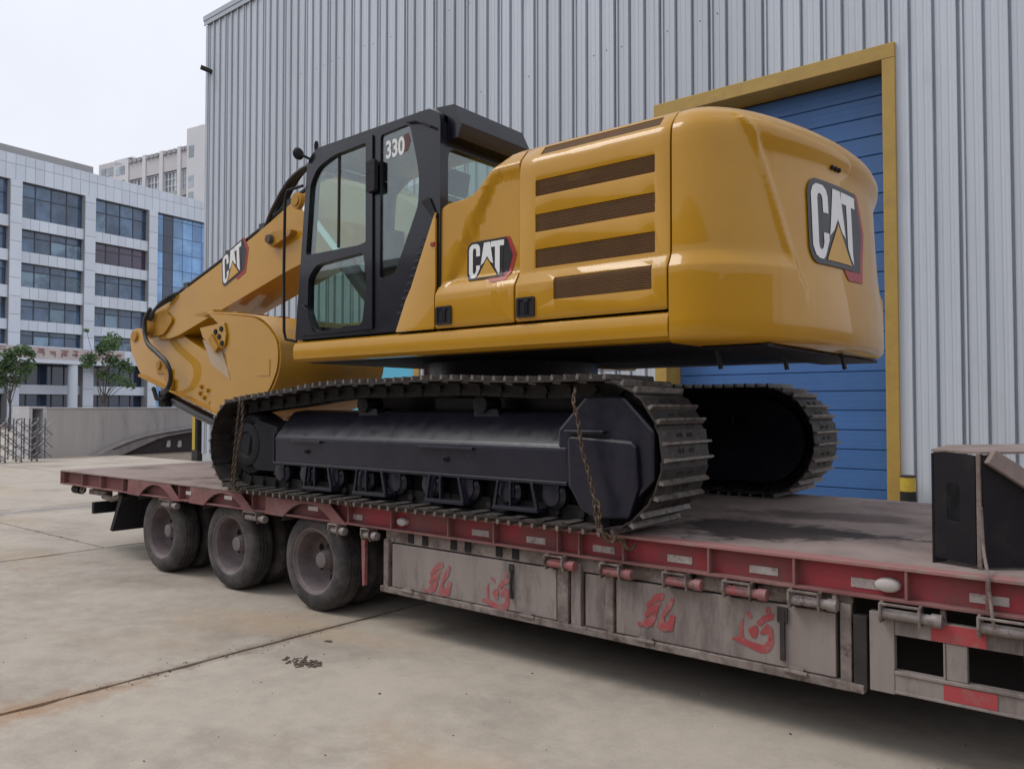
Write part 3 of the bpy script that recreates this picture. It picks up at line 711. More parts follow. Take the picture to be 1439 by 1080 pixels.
# ------------------------------------------------------------------ street trees
def tree(px, depth, base_h, blobs, label, seed):
    r = random.Random(seed)
    v = DIR + R_*((px - 719.5)/FPX); P = CAM + v*depth; P.z = 0
    t = empty('street_tree', P, label, 'tree', 'young street trees in front of the office')
    ppm = FPX/depth
    tm = MB(); crown = bmesh.new()
    def wp(bx, by): return P + R_*((bx - px)/ppm) + Vector((0, 0, CAM.z + (572.1 - by)/ppm))
    top = wp(px, base_h)
    tm.tube([P, P + (top - P)*.5 + R_*.06, top], [.10, .075, .05], 7)
    lv = []; lf = []
    for (bx, by, rx, n) in blobs:
        c = wp(bx, by) + DIR*r.uniform(-.7, .7); rad = rx/ppm
        tm.tube([P + (top - P)*r.uniform(.55, .95), (c + top)/2 + Vector((0, 0, -.1)), c + Vector((0, 0, rad*.3))], [.035, .022, .01], 5)
        for k in range(int(n*1.5)):
            d = Vector((r.gauss(0, 1), r.gauss(0, 1), r.gauss(0, .8)))
            d = d.normalized()*rad*(r.random()**.55)
            q = c + d; a = Vector((r.gauss(0, 1), r.gauss(0, 1), r.gauss(0, .6))).normalized(); b = a.cross(Vector((r.gauss(0, 1), r.gauss(0, 1), r.gauss(0, 1)))).normalized()
            L = r.uniform(.08, .17); i = len(lv)
            lv += [q - a*L, q + b*L*.45, q + a*L, q - b*L*.45]; lf.append((i, i+1, i+2, i+3))
    tm.build('trunk', 'bark', t, smooth=50)
    m = MB(); m.v = [tuple(p) for p in lv]; m.f = lf
    m.build('crown', 'leaf', t)
tree(14, 58, 545, [(20, 500, 13, 260), (8, 515, 14, 260), (35, 492, 11, 200), (25, 520, 16, 300), (2, 535, 12, 220), (38, 512, 9, 120), (-12, 510, 14, 200), (14, 535, 10, 150), (45, 497, 6, 60), (-5, 492, 9, 110)],
     'young tree with leaning trunk at the left edge before the sign board', 21)
tree(146, 56, 552, [(150, 478, 14, 300), (140, 490, 10, 160), (160, 485, 12, 220), (130, 505, 12, 170), (150, 507, 13, 200), (168, 512, 12, 150), (122, 512, 7, 70), (140, 525, 10, 120), (160, 530, 11, 120), (178, 518, 8, 70), (126, 465, 4, 25), (185, 540, 8, 60), (175, 535, 9, 80)],
     'slender young tree with loose crown between wall and office columns', 22)

# ------------------------------------------------------------------ low-bed trailer
D = 0.9695
LEND = 12.6
tr = empty('lowbed_trailer', (6, 1.5, 0), 'worn red and grey low bed trailer carrying the excavator', 'trailer')
dk = MB(); dk.box(0, LEND, -.004, 3.004, D - .018, D)
dk.build('deck', 'deck_steel', tr, bevel=.003)
for side, y0, s in (('near', 0.0, 1), ('far', 3.0, -1)):
    w = MB(); yy = sorted((y0 + .055*s, y0 + .075*s)); w.box(.02, LEND, yy[0], yy[1], .812, D - .0185)
    w.build('side_beam', 'red_trailer', tr)
    yy = sorted((y0 - .002*s, y0 + .14*s))
    MB().box(.0, LEND, yy[0], yy[1], .795, .811).build('lower_flange', 'red_grey', tr, bevel=.003)
ribm = MB().box(-.006, .006, 0, .054, .8115, D - .019).mesh('web_rib'); ribm.materials.append(MAT['red_grey'])
for x in (.05, .588, 1.078, 1.623, 2.85, 3.15, 4.16, 4.42, 5.52, 6.033, 6.639, 7.073, 7.619, 7.786, 8.111, 8.671, 9.156, 9.703, 10.046, 10.6, 11.2, 11.8):
    place(bpy.data.objects.new('web_rib', ribm), tr, Matrix.Translation((x, .001, 0)))
# rear beam and lamps
MB().box(-.03, .0, 0, 3.0, .795, D - .004).build('rear_beam', 'red_grey', tr, bevel=.004)
for k, y in enumerate((.08, .45, 2.5, 2.86)):
    MB().box(-.055, -.031, y, y + .12, .83, .93).build('tail_lamp', 'grime_dark', tr, bevel=.006)
# longitudinal beams, cross members under the deck
for y in (.85, 2.05):
    b = MB(); b.box(.1, LEND, y, y + .1, .86, .95); b.box(.1, LEND, y + .04, y + .06, .55, .86); b.box(.1, LEND, y, y + .1, .52, .55)
    b.build('main_beam', 'grime_dark', tr)
for k in range(14):
    MB().box(.5 + k*.9, .58 + k*.9, .15, 2.85, .84, .948).build('cross_member', 'grime_dark', tr)
# wheel-arch plates
WX = (2.379, 3.690, 4.997); WR = .427
for xc in WX:
    arc = [(xc + .5*math.cos(a), WR + .5*math.sin(a)) for a in [math.radians(t) for t in range(46, 135, 8)]]
    poly = [(xc + .56, .80), (xc + .30, D - .022), (xc - .60, D - .022), (xc - .66, .812), (xc - .42, .80)]
    poly = [(xc + .52, .79), (xc + .30, D - .022), (xc - .60, D - .022), (xc - .62, .79)] + list(reversed(arc))
    MB().prism(poly, 1, -.012, .0005).build('arch_plate', 'red_grey', tr, bevel=.002)
    am = MB(); a2 = [(xc + .5*math.cos(a), WR + .5*math.sin(a)) for a in [math.radians(t) for t in range(40, 141, 5)]]
    n = len(a2); am.add([(p[0], .0, p[1]) for p in a2] + [(p[0], .72, p[1]) for p in a2], [(i, i+1, n+i+1, n+i) for i in range(n-1)])
    am.build('mudguard', 'grime_dark', tr, solid=.004)
MB().box(3.02, 3.12, -.018, -.0125, .87, .905).build('side_lamp', 'lamp_pale', tr, bevel=.008)
for xs in (3.72, 5.02): MB().box(xs, xs + .13, -.016, -.0125, .875, .91).build('reflector', 'sticker_pale', tr)
# wheels: dual tyres on each end of three axles
def wheel(xc, yo, s):
    w = None
    t = MB()
    def tyre(y0):
        prof = [(.025, .262), (.004, .285), (0, .33), (.006, .375), (.022, .405), (.045, .421)]
        for gy in (.075, .112, .149, .186):
            prof += [(gy - .007, .426), (gy - .005, .415), (gy + .005, .415), (gy + .007, .426)]
        prof += [(.205, .421), (.228, .405), (.244, .375), (.25, .33), (.246, .285), (.225, .262)]
        t.lathe(prof, (xc, yo + s*y0, WR), 1, 56, s)
    tyre(0); tyre(.29)
    wo = t.build('wheel', 'rubber', tr, smooth=50)
    r = MB()
    r.lathe([(.012, .290), (.004, .286), (.004, .278), (.016, .272), (.03, .252), (.06, .246), (.13, .240), (.185, .230), (.205, .21), (.21, .17), (.212, .12), (.20, .098), (.165, .092), (.15, .085)], (xc, yo, WR), 1, 48, s)
    for k in range(10):
        a = 2*math.pi*k/10 + .2
        r.lathe([(.21, .013), (.188, .013), (.186, .010), (.186, 0)], (xc + .118*math.cos(a), yo, WR + .118*math.sin(a)), 1, 6, s)
    ro = r.build('rim', 'rim_steel', wo, smooth=40)
    h = MB(); h.lathe([(.165, .086), (.13, .080), (.115, .072), (.085, .066), (.08, .055), (.08, 0)], (xc, yo, WR), 1, 24, s); h.build('hub_cap', 'hub_pale', wo, smooth=40)
    for k in range(6):
        a = 2*math.pi*k/6 + .55; c = Vector((xc + .172*math.cos(a), yo + s*.2065, WR + .172*math.sin(a)))
        hm = MB(); hm.lathe([(0, .032), (.0, 0)], c, 1, 14, s); hm.lathe([(0, .032), (.012, .030)], c, 1, 14, s)
        hm.build('hand_hole', 'hole_dark', wo)
for xc in WX:
    wheel(xc, .05, 1); wheel(xc, 2.95, -1)
    MB().tube([(xc, .25, WR), (xc, 2.75, WR)], .065, 12).build('axle', 'grime_dark', tr, smooth=40)
    MB().box(xc - .45, xc + .45, .86, .95, .40, .46).build('leaf_spring', 'grime_dark', tr)
# rear flap, bumper board and air fittings
MB().prism([(1.50, .74), (1.44, .76), (1.20, .33), (1.26, .32)], 1, .06, .62).build('mud_flap', 'black_matte', tr, bevel=.004)
MB().box(.86, .92, .0, 3.0, .50, .635).build('bumper_board', 'black_matte', tr, bevel=.006)
for y in (.5, 2.4): MB().box(.80, 1.0, y, y + .06, .6, .80).build('bumper_bracket', 'grime_dark', tr)
MB().lathe([(-.09, 0), (-.09, .055), (.09, .055), (.09, 0)], (.22, .12, .735), 0, 14).build('air_coupling', 'attach_black', tr, smooth=40)
MB().tube([(.36, .1, .78), (.37, .08, .72), (.42, .08, .70), (.45, .1, .79)], .014, 6).build('shackle', 'pipe_steel', tr, smooth=50)
m = MB(); m.box(.55, 1.0, .10, .18, .70, .76); m.tube([(.95, .1, .70), (1.15, .1, .68), (1.3, .14, .72)], .035, 8); m.tube([(1.2, .2, .66), (1.2, .2, .76)], .05, 10)
m.build('brake_linkage', 'box_trim', tr, bevel=.004)
# side lockers
lk = MB().box(5.95, 9.44, .075, .62, .335, .79).build('locker_body', 'grime_dark', tr)
MB().box(5.93, 9.44, .045, .072, .70, .792).build('locker_header', 'box_trim', tr, bevel=.003)
MB().box(5.90, 9.50, .012, .07, .312, .357).build('locker_sill', 'box_trim', tr, bevel=.005)
slot = MB().box(-.028, .028, .036, .0445, .715, .785).mesh('header_slot'); slot.materials.append(MAT['hole_dark'])
for px in (578, 598, 638, 658, 702, 725, 938, 972, 1023, 1058):
    place(bpy.data.objects.new('header_slot', slot), tr, Matrix.Translation((on_plane(1, .045, px, 790).x, 0, 0)))
def panel(x0, x1, z0, z1, y=.03, mt='box_grey', nm='locker_door'):
    return MB().box(x0, x1, y, .0735, z0, z1).build(nm, mt, tr, bevel=.004)
d1 = panel(6.02, 7.59, .362, .69)
d2 = panel(8.045, 9.36, .362, .69)
panel(7.81, 7.965, .362, .69, .04, nm='locker_plate')
panel(5.93, 5.985, .312, .72, .02, 'box_trim', 'locker_post')
panel(7.605, 7.69, .32, .75, .018, 'box_trim', 'locker_post'); panel(7.71, 7.785, .33, .75, .024, 'box_grey', 'locker_post')
panel(7.975, 8.03, .33, .74, .016, 'box_trim', 'locker_post'); panel(9.385, 9.44, .33, .75, .02, 'box_trim', 'locker_post')
panel(9.45, 9.515, .34, .70, .018, 'grime_dark', 'locker_post')
for x, par in ((6.15, d1), (7.30, d1), (8.20, d2), (9.10, d2)):
    h = MB(); h.tube([(x, .01, .355), (x + .12, .01, .352)], .012, 8); h.box(x + .02, x + .10, .008, .0295, .345, .375)
    h.build('hinge', 'box_trim', par)
h = MB(); h.tube([(7.22, .018, .64), (7.22, .012, .52), (7.225, .018, .45)], .012, 6); h.box(7.195, 7.235, .02, .0295, .62, .68)
h.build('latch', 'grime_dark', d1); 
h = MB(); h.box(9.075, 9.10, .012, .0295, .40, .67); h.box(9.06, 9.115, .015, .0295, .60, .68); h.build('latch', 'grime_dark', d2)
# painted characters on the lockers, brush strokes traced on the panel face
GA = [[(165,240),(245,150),(320,138),(312,188),(250,205),(180,252)], [(170,272),(285,214),(300,226),(195,292)], [(158,305),(278,244),(272,266),(185,322),(165,334)],
      [(272,268),(240,345),(180,428),(152,404),(205,350)], [(98,378),(140,388),(190,338),(212,350),(132,412),(108,410)], [(205,345),(258,330),(222,402),(200,412)],
      [(402,196),(376,262),(296,362),(286,352),(318,292),(352,214)], [(378,172),(402,182),(396,204),(380,198)],
      [(290,352),(268,420),(305,450),(388,448),(412,330),(374,318),(362,384),(322,388),(318,322)]]
GB = [[(890,516),(960,494),(1010,530),(1080,560),(1160,580),(1200,540),(1215,480),(1242,490),(1236,570),(1200,630),(1140,636),(1060,602),(980,560)],
      [(985,350),(958,400),(964,492),(988,502),(976,400)], [(1008,288),(1050,310),(1062,352),(1030,332)], [(1178,258),(1212,258),(1216,302),(1184,302)],
      [(1242,308),(1236,352),(1172,372),(1132,412),(1098,386),(1160,330)], [(1030,440),(1096,408),(1112,440),(1092,512),(1058,502)],
      [(1128,472),(1190,398),(1232,440),(1232,502),(1200,532),(1196,470),(1142,482)]]
def zoom_to_face(p): return on_plane(1, .0295, 880 + p[0]/5.996, 810 + p[1]/5.996)
def glyph(strokes, mt, par, cx=None, cz=None, k=1.0, name='painted_character'):
    P = [[zoom_to_face(p) for p in s] for s in strokes]
    fl = [q for s in P for q in s]; mx_ = (min(q.x for q in fl) + max(q.x for q in fl))/2; mz_ = (min(q.z for q in fl) + max(q.z for q in fl))/2
    m = MB()
    for i, s in enumerate(P):
        pts = [((q.x - mx_)*k + (cx if cx else mx_), (q.z - mz_)*k + (cz if cz else mz_)) for q in s]
        ar = sum(p[0]*q[1] - q[0]*p[1] for p, q in zip(pts, pts[1:] + pts[:1])); sg = 1 if ar > 0 else -1; o2 = []
        for j in range(len(pts)):
            a, p, b = Vector(pts[j-1]), Vector(pts[j]), Vector(pts[(j+1) % len(pts)]); t1 = (p - a).normalized(); t2 = (b - p).normalized()
            nn = Vector((t1.y + t2.y, -(t1.x + t2.x))); nn = nn.normalized()*sg if nn.length > .2 else Vector((0, 0)); o2.append(tuple(p + nn*.0035))
        pts = o2
        m.prism(round_poly(pts, .008, 2), 1, .0272 - .0003*i, .0291)
    m.build(name, mt, par)
glyph(GA, 'red_sign', d2); glyph(GB, 'red_sign', d2)
pA = on_plane(1, .03, 615, 812); pB = on_plane(1, .03, 696, 829)
glyph(GA, 'red_sign_faded', d1, pA.x, pA.z, 1.12); glyph(GB, 'red_sign_faded', d1, pB.x, pB.z, 1.08)
MB().box(5.93, 9.5, 2.40, 2.97, .315, .79).build('locker_body', 'box_trim', tr, bevel=.006)  # far-side locker, added unseen to cut light under the deck
MB().box(9.6, 11.3, 2.90, 2.96, .34, .79).build('locker_body', 'box_trim', tr, bevel=.006)  # far-side board added to block light below the trailer
# open guard frame by the right edge
gf = MB()
gf.box(9.53, 9.645, .01, .06, .345, .735); gf.box(10.185, 10.30, .01, .06, .345, .735); gf.box(10.95, 11.05, .01, .06, .345, .735)
for x0, x1 in ((9.646, 10.184), (10.301, 10.949)):
    gf.box(x0, x1, .012, .058, .635, .725); gf.box(x0, x1, .012, .058, .36, .452); gf.box(x0, x1, .004, .058, .445, .462); gf.box(x0, x1, .004, .058, .352, .366)
    c = (x0 + x1)/2; gf.box(c - .045, c + .045, .014, .056, .463, .634); gf.box(c - .055, c - .046, .008, .056, .463, .634)
go = gf.build('side_guard', 'box_grey', tr, bevel=.003)
MB().box(9.81, 10.04, .0085, .0115, .638, .722).build('red_tape', 'tape_red', go); MB().box(9.86, 10.08, .0085, .0115, .368, .442).build('red_tape', 'tape_red', go)
MB().box(9.45, 11.3, .5, .54, .30, .86).build('shade_sheet', 'hole_dark', tr)  # dark sheet added to stand for the shade under the deck
# strap winches hung below the side beam
def winch(x, L, mt):
    m = MB(); y, z = -.012, .738
    m.tube([(x, y, z), (x + L, y, z)], .026, 14)
    m.lathe([(0, .026), (0, .032), (.045, .032), (.045, .02), (.05, .0)], (x + L, y, z), 0, 14)
    w = m.build('strap_winch', mt, tr, smooth=40)
    b = MB()
    for xx in (x - .004, x + L*.78):
        b.tube([(xx, .05, .795), (xx, -.045, .79), (xx, -.046, .74), (xx, -.03, .70), (xx, .02, .705)], .007, 6)
    b.tube([(x - .004, -.045, .79), (x + L*.78, -.045, .79)], .007, 6)
    b.box(x - .012, x + .004, -.04, .05, .712, .79); b.box(x + L*.77, x + L*.79, -.04, .05, .712, .79)
    b.build('winch_bracket', 'box_trim', w)
for (px, y, L, mt) in ((228, 713, .26, 'pipe_steel'), (346, 731, .26, 'pipe_steel'), (466, 751, .13, 'pipe_steel'), (512, 757, .11, 'pipe_steel'), (770, 799, .17, 'pipe_red'), (848, 811, .16, 'pipe_red'), (936, 823, .18, 'pipe_red'), (1020, 836, .19, 'pipe_red'), (1112, 850, .19, 'pipe_steel'), (1240, 865, .22, 'pipe_steel'), (1378, 885, .24, 'pipe_steel')):
    winch(on_plane(1, -.012, px, y).x, L, mt)
MB().prism([(5.66, .78), (5.71, .78), (5.705, .33), (5.68, .32)], 1, .02, .05).build('strap_tail', 'pipe_red', tr)
for x in (9.36, 9.86, 10.5): MB().tube([(x, .02, .79), (x + .005, .005, .72)], .014, 8).build('hook_pin', 'box_trim', tr, smooth=40)
# reflectors and marker lamps on the red web
def sticker(px, py, L, mt='sticker_pale'):
    p = on_plane(1, .05, px, py); MB().box(p.x - L/2, p.x + L/2, .0505, .0545, .836, .878).build('reflector', mt, tr)
for px, py in ((500, 737), (675, 757), (753, 769), (848, 781), (955, 793), (1073, 806), (1390, 848)): sticker(px, py, .16)
p = on_plane(1, .05, 1225, 826); MB().box(p.x - .10, p.x + .06, .0505, .0545, .834, .882).build('reflector', 'sticker_pale', tr)
def lamp(px, py, rx, rz):
    p = on_plane(1, .03, px, py); m = MB(); n = 24; prof = [(.054, 1.0), (.035, 1.0), (.022, .93), (.014, .75), (.012, .0)]
    vs_ = []
    for (yy, k) in prof:
        for i in range(n): a = 2*math.pi*i/n; vs_.append((p.x + rx*k*math.cos(a), yy, .868 + rz*k*math.sin(a)))
    m.add(vs_, [(i*n+k, i*n+(k+1) % n, (i+1)*n+(k+1) % n, (i+1)*n+k) for i in range(len(prof)-1) for k in range(n)])
    m.build('marker_lamp', 'lamp_pale', tr, smooth=60)
lamp(565, 740, .055, .032); lamp(1247, 825, .062, .036)

# ------------------------------------------------------------------ excavator
XC, YC = 6.01, 1.5                      # slewing centre
ex = empty('excavator', (XC, YC, D), 'large yellow crawler excavator with black cab loaded on the red trailer', 'excavator')
def Z(z): return D + z
def zz(poly): return [(p[0], D + p[1]) for p in poly]

# ---- crawler tracks
RL, ZCT, XL, XR = .40, .49, 4.056, 7.975
RI = .345; ZCI = ZCT - RL + RI; XLI = XL - .05
def track_path():
    pts = []
    n = 60
    for i in range(n): t = i/n; pts.append((XLI + (XR - XLI)*t, ZCT - RL))
    for i in range(40): a = -math.pi/2 + math.pi*i/40; pts.append((XR + RL*math.cos(a), ZCT + RL*math.sin(a)))
    z0, z1 = ZCT + RL, ZCI + RI
    for i in range(n):
        t = i/n; x = XR - (XR - XLI)*t
        pts.append((x, z0 + (z1 - z0)*t + .085*math.sin(math.pi*t)**1.0 * (1 - .25*math.cos(math.pi*t)) - .012*math.sin(3*math.pi*t)**2))
    for i in range(40): a = math.pi/2 + math.pi*i/40; pts.append((XLI + RI*math.cos(a), ZCI + RI*math.sin(a)))
    return pts
tp = track_path(); tl = [0]
for i in range(len(tp)):
    a, b = tp[i], tp[(i+1) % len(tp)]; tl.append(tl[-1] + math.hypot(b[0]-a[0], b[1]-a[1]))
def track_at(s):
    s %= tl[-1]
    for i in range(len(tp)):
        if tl[i+1] >= s:
            a, b = tp[i], tp[(i+1) % len(tp)]; t = (s - tl[i])/max(1e-9, tl[i+1]-tl[i]); d = Vector((b[0]-a[0], 0, b[1]-a[1])).normalized()
            return Vector((a[0]+(b[0]-a[0])*t, 0, a[1]+(b[1]-a[1])*t)), d
NSH = 52; PT = tl[-1]/NSH
sh = MB(); L = PT*.5 - .003
sh.prism([(-L, .052), (-L, .064), (L, .062), (L, .050), (0, .050)], 1, -.3, .3)
sh.prism([(-L-.052, .034), (-L-.052, .046), (-L+.01, .0495), (-L+.01, .040)], 1, -.297, .297)
n0 = len(sh.f)
for gx_ in (-L + .002, .004): sh.prism([(gx_, .0642), (gx_ + .007, .096), (gx_ + .020, .096), (gx_ + .028, .0642)], 1, -.299, .299)
n1 = len(sh.f)
for bx in (-.03, .065):
    for by in (-.085, -.045, .045, .085): sh.lathe([(.0655, .016), (.0655, .0)], (bx, by, 0), 2, 8)
n2 = len(sh.f)
shoe_mesh = bpy.data.meshes.new('track_shoe'); shoe_mesh.from_pydata(sh.v, [], sh.f)
for nm in ('track_steel', 'worn_steel', 'hole_dark'): shoe_mesh.materials.append(MAT[nm])
for p in shoe_mesh.polygons: p.material_index = 0 if p.index < n0 else 1 if p.index < n1 else 2
bm = bmesh.new(); bm.from_mesh(shoe_mesh); bmesh.ops.recalc_face_normals(bm, faces=bm.faces); bm.to_mesh(shoe_mesh); bm.free()
for yc, s in ((.205, 1), (2.795, -1)):
    lk_ = MB(); mats = []
    for k in range(NSH):
        p, d = track_at((k + .5)*PT); nrm = Vector((d.z, 0, -d.x))   # outward
        y_ = nrm.cross(d)
        M = Matrix((d, y_, nrm)).transposed().to_4x4(); M.translation = Vector((p.x, yc, D + p.z)); mats.append(M)
        for oy in (-.105, .075):
            b = MB().box(-PT*.54, PT*.54, oy, oy + .03, -.05, .049); lk_.add([M @ Vector(q) for q in b.v], b.f)
        b = MB().lathe([(-.14, 0), (-.14, .024), (.14, .024), (.14, 0)], (PT*.5, 0, 0), 1, 8); lk_.add([M @ Vector(q) for q in b.v], b.f)
    ct = lk_.build('crawler_track', 'track_link', ex)
    for M in mats: place(bpy.data.objects.new('track_shoe', shoe_mesh), ct, M)
    def Y(o, yc=yc, s=s): return yc - s*o
    def pr(poly, o0, o1, name, mt, par, bevel=.006, zoff=True):
        a, b = sorted((Y(o0), Y(o1))); return MB().prism(zz(poly) if zoff else poly, 1, a, b).build(name, mt, par, bevel=bevel)
    # side frame: box girder with sloped top plates
    X0, X1 = 4.50, 7.70
    sec = [(.20, .285), (.205, .515), (.185, .54), (.01, .735), (-.12, .755), (-.20, .74), (-.22, .285)]
    sec = [(Y(o), D + z) for o, z in sec]
    fr_ = MB().prism(sec, 0, X0, X1).build('track_frame', 'frame_black', ex, bevel=.018)
    MB().box(X0 - .015, X1, *sorted((Y(.212), Y(.15))), Z(.272), Z(.299)).build('lower_flange', 'frame_black', fr_, bevel=.008)
    MB().box(X0 - .02, X0 - .001, *sorted((Y(.208), Y(-.1))), Z(.27), Z(.545)).build('end_plate', 'frame_black', fr_, bevel=.005)
    for xa, xb in ((4.78, 5.18), (6.35, 6.90)):
        MB().box(xa, xb, *sorted((Y(.235), Y(.2065))), Z(.475), Z(.495)).build('step_bar', 'frame_black', fr_, bevel=.004)
        MB().lathe([(0, .018), (.02, .018), (.02, .012), (.004, .010), (.004, 0)], ((xa + xb)/2, Y(.203), Z(.40)), 1, 12, -s).build('grease_plug', 'hole_dark', fr_)
    for xa in (5.42, 6.72):
        MB().prism([(xa, Z(.60)), (xa + .30, Z(.60)), (xa + .24, Z(.77)), (xa + .02, Z(.77))], 1, *sorted((Y(.03), Y(-.15)))).build('carrier_bracket', 'frame_black', fr_, bevel=.008)
        MB().lathe([(-.12, 0), (-.12, .06), (-.09, .066), (-.09, .056), (.04, .056), (.04, .066), (.06, .066), (.07, .04), (.072, 0)], (xa + .1, Y(.0), Z(.80)), 1, 24, -s).build('carrier_roller', 'black_matte', fr_, smooth=40)
    # bottom rollers and their guards
    for k in range(9):
        xr = 4.55 + k*.375
        MB().lathe([(-.17, 0), (-.17, .085), (-.06, .10), (-.06, .08), (.10, .08), (.10, .10), (.15, .10), (.17, .07), (.185, .07), (.19, .04), (.19, 0)], (xr, Y(0), Z(.20)), 1, 24, -s).build('track_roller', 'frame_black', fr_, smooth=40)
        pr([(xr - .07, .27), (xr + .07, .27), (xr + .045, .17), (xr - .045, .17)], .185, .155, 'roller_block', 'frame_black', fr_)
    for xg in (5.14, 5.80, 6.62, 7.28):
        m = MB(); a, b = sorted((Y(.225), Y(.20)))
        m.prism(zz([(xg - .16, .275), (xg - .145, .275), (xg - .175, .10), (xg - .20, .085)]), 1, a, b); m.prism(zz([(xg + .13, .275), (xg + .15, .275), (xg + .20, .085), (xg + .17, .10)]), 1, a, b)
        m.prism(zz([(xg - .20, .082), (xg + .20, .082), (xg + .19, .108), (xg - .19, .108)]), 1, *sorted((Y(.235), Y(.10))))
        m.prism(zz([(xg - .05, .275), (xg - .035, .275), (xg - .035, .109), (xg - .05, .109)]), 1, a, b)
        m.build('roller_guard', 'frame_black', fr_, bevel=.003)
    # drive end and idler end
    pr([(7.715, .575), (7.74, .60), (8.19, .575), (8.225, .545), (8.24, .30), (8.17, .10), (7.93, .085), (7.82, .13), (7.725, .28)], .235, .02, 'drive_guard', 'frame_black', fr_, bevel=.018)
    oc = [(XR + .385*math.cos(a), ZCT + .385*math.sin(a)) for a in [math.radians(22.5 + 45*t) for t in range(8)]]
    pr(oc, .20, .16, 'drive_cover', 'frame_black', fr_, bevel=.03)
    MB().box(7.70, 8.0, *sorted((Y(.25), Y(.201))), Z(.615), Z(.635)).build('guard_lip', 'frame_black', fr_, bevel=.006)
    MB().lathe([(-.14, .0), (-.14, .33), (.10, .36), (.15, .34), (.155, .0)], (XR, Y(0), Z(ZCT)), 1, 48, -s).build('sprocket', 'black_matte', fr_, smooth=35)
    MB().lathe([(.15, .36), (.17, .355), (.17, .30), (.15, .30)], (XR, Y(0), Z(ZCT)), 1, 48, -s).build('sprocket_ring', 'black_matte', fr_, smooth=35)
    MB().lathe([(-.13, .0), (-.13, .27), (-.08, .295), (.08, .295), (.13, .27), (.13, .21), (.17, .20), (.18, .17), (.18, .12), (.165, .11), (.165, .0)], (XLI, Y(0), Z(ZCI)), 1, 48, -s).build('idler_wheel', 'black_matte', fr_, smooth=35)
    stad = [(6.1, .14)] + [(XR + .36*math.cos(a), ZCT + .36*math.sin(a)) for a in [math.radians(t) for t in range(-90, 91, 10)]] + [(6.1, .85)]
    a_, b_ = sorted((Y(-.235), Y(-.215)))
    MB().prism([zz(stad), zz([(7.42, .70), (7.50, .63), (7.74, .63), (7.86, .70)])], 1, a_, b_).build('inner_cover', 'frame_black', fr_)
    pr([(4.0, .30), (4.06, .60), (4.20, .66), (4.48, .60), (4.48, .20), (4.15, .20)], .165, -.14, 'idler_yoke', 'black_matte', fr_, bevel=.015)
    pr([(4.46, .12), (4.46, .28), (7.72, .28), (7.72, .12)], .05, -.2, 'roller_shield', 'black_matte', fr_)
cb = MB(); cb.prism(zz([(5.0, .48), (7.05, .48), (7.05, .74), (6.75, .92), (5.3, .92), (5.0, .74)]), 1, .55, 2.45)
cb.build('car_body', 'frame_black', ex, bevel=.02)
for xa in (5.05, 6.55): MB().box(xa, xa + .42, .38, 2.62, Z(.50), Z(.68)).build('cross_beam', 'frame_black', ex, bevel=.01)
MB().lathe([(.90, .86), (1.02, .86), (1.02, .80), (1.18, .80), (1.18, .2)], (XC, YC, D), 2, 64).build('slew_ring', 'frame_black', ex, smooth=35)

# ---- upper structure
uf = MB().box(4.80, 8.46, .12, 2.88, Z(1.168), Z(1.33)).build('upper_frame', 'black_matte', ex, bevel=.02)
for (x, y, z0) in ((8.50, .5, 1.02), (8.72, 1.05, 1.03), (8.9, 1.7, 1.05)):
    MB().tube([(x, y, Z(1.17)), (x + .02, y + .02, Z(z0))], .016, 6).build('drain_hose', 'hose_black', uf, smooth=50)
rail = [(.10, 1.172), (.035, 1.175), (.004, 1.20), (-.004, 1.24), (-.002, 1.30), (.012, 1.335), (.04, 1.35), (.20, 1.35), (.20, 1.172)]
for s, y0 in ((1, 0.0), (-1, 3.0)):
    MB().prism([(y0 + s*p[0], D + p[1]) for p in rail], 0, 4.77, 8.425).build('side_rail', 'yellow_paint', ex, bevel=.012, smooth=30)

PROF = [(1.355, .014, 1.355), (1.385, .002, 1.385), (1.60, .0, 1.60), (1.615, .003, 1.615), (1.69, .042, 1.685), (1.71, .046, 1.705), (2.36, .05, 2.36), (2.42, .054, 2.42), (2.46, .062, 2.46), (2.49, .075, 2.487), (2.60, .15, 2.572), (2.66, .205, 2.603), (2.74, .28, 2.63), (2.86, .395, 2.652), (3.06, .595, 2.665)]
def prof(v):
    for a, b in zip(PROF[:-1], PROF[1:]):
        if v <= b[0]:
            t = max(0, (v - a[0])/(b[0] - a[0])); return a[1] + (b[1]-a[1])*t, a[2] + (b[2]-a[2])*t
    return PROF[-1][1], PROF[-1][2]
CV = [p[0] for p in PROF[1:-1]]
def on_side(u, v, lift=0.0):
    y, z = prof(v); return Vector((u, y - lift, D + z))
def on_far(u, v):
    y, z = prof(v); return Vector((u, 3.0 - y, D + z))
def sstep(t): t = max(0, min(1, t)); return t*t*(3 - 2*t)
def on_doorA(u, v, lift=0.0):
    p = on_side(u, v, lift)
    # raised diagonal shoulder left of the crease, shallow field right of it
    d = ((u - 6.585)*(2.50 - 1.74) - (v - 1.74)*.47)/math.hypot(.47, .76)
    if 1.66 < v < 2.6: p.y += .030*sstep(d/.04)*sstep((v - 1.69)/.04)*sstep((2.46 - v)/.06)
    return p
def rect(x0, x1, z0, z1, r=.0): return round_poly([(x0, z0), (x1, z0), (x1, z1), (x0, z1)], r, 3) if r else [(x0, z0), (x1, z0), (x1, z1), (x0, z1)]
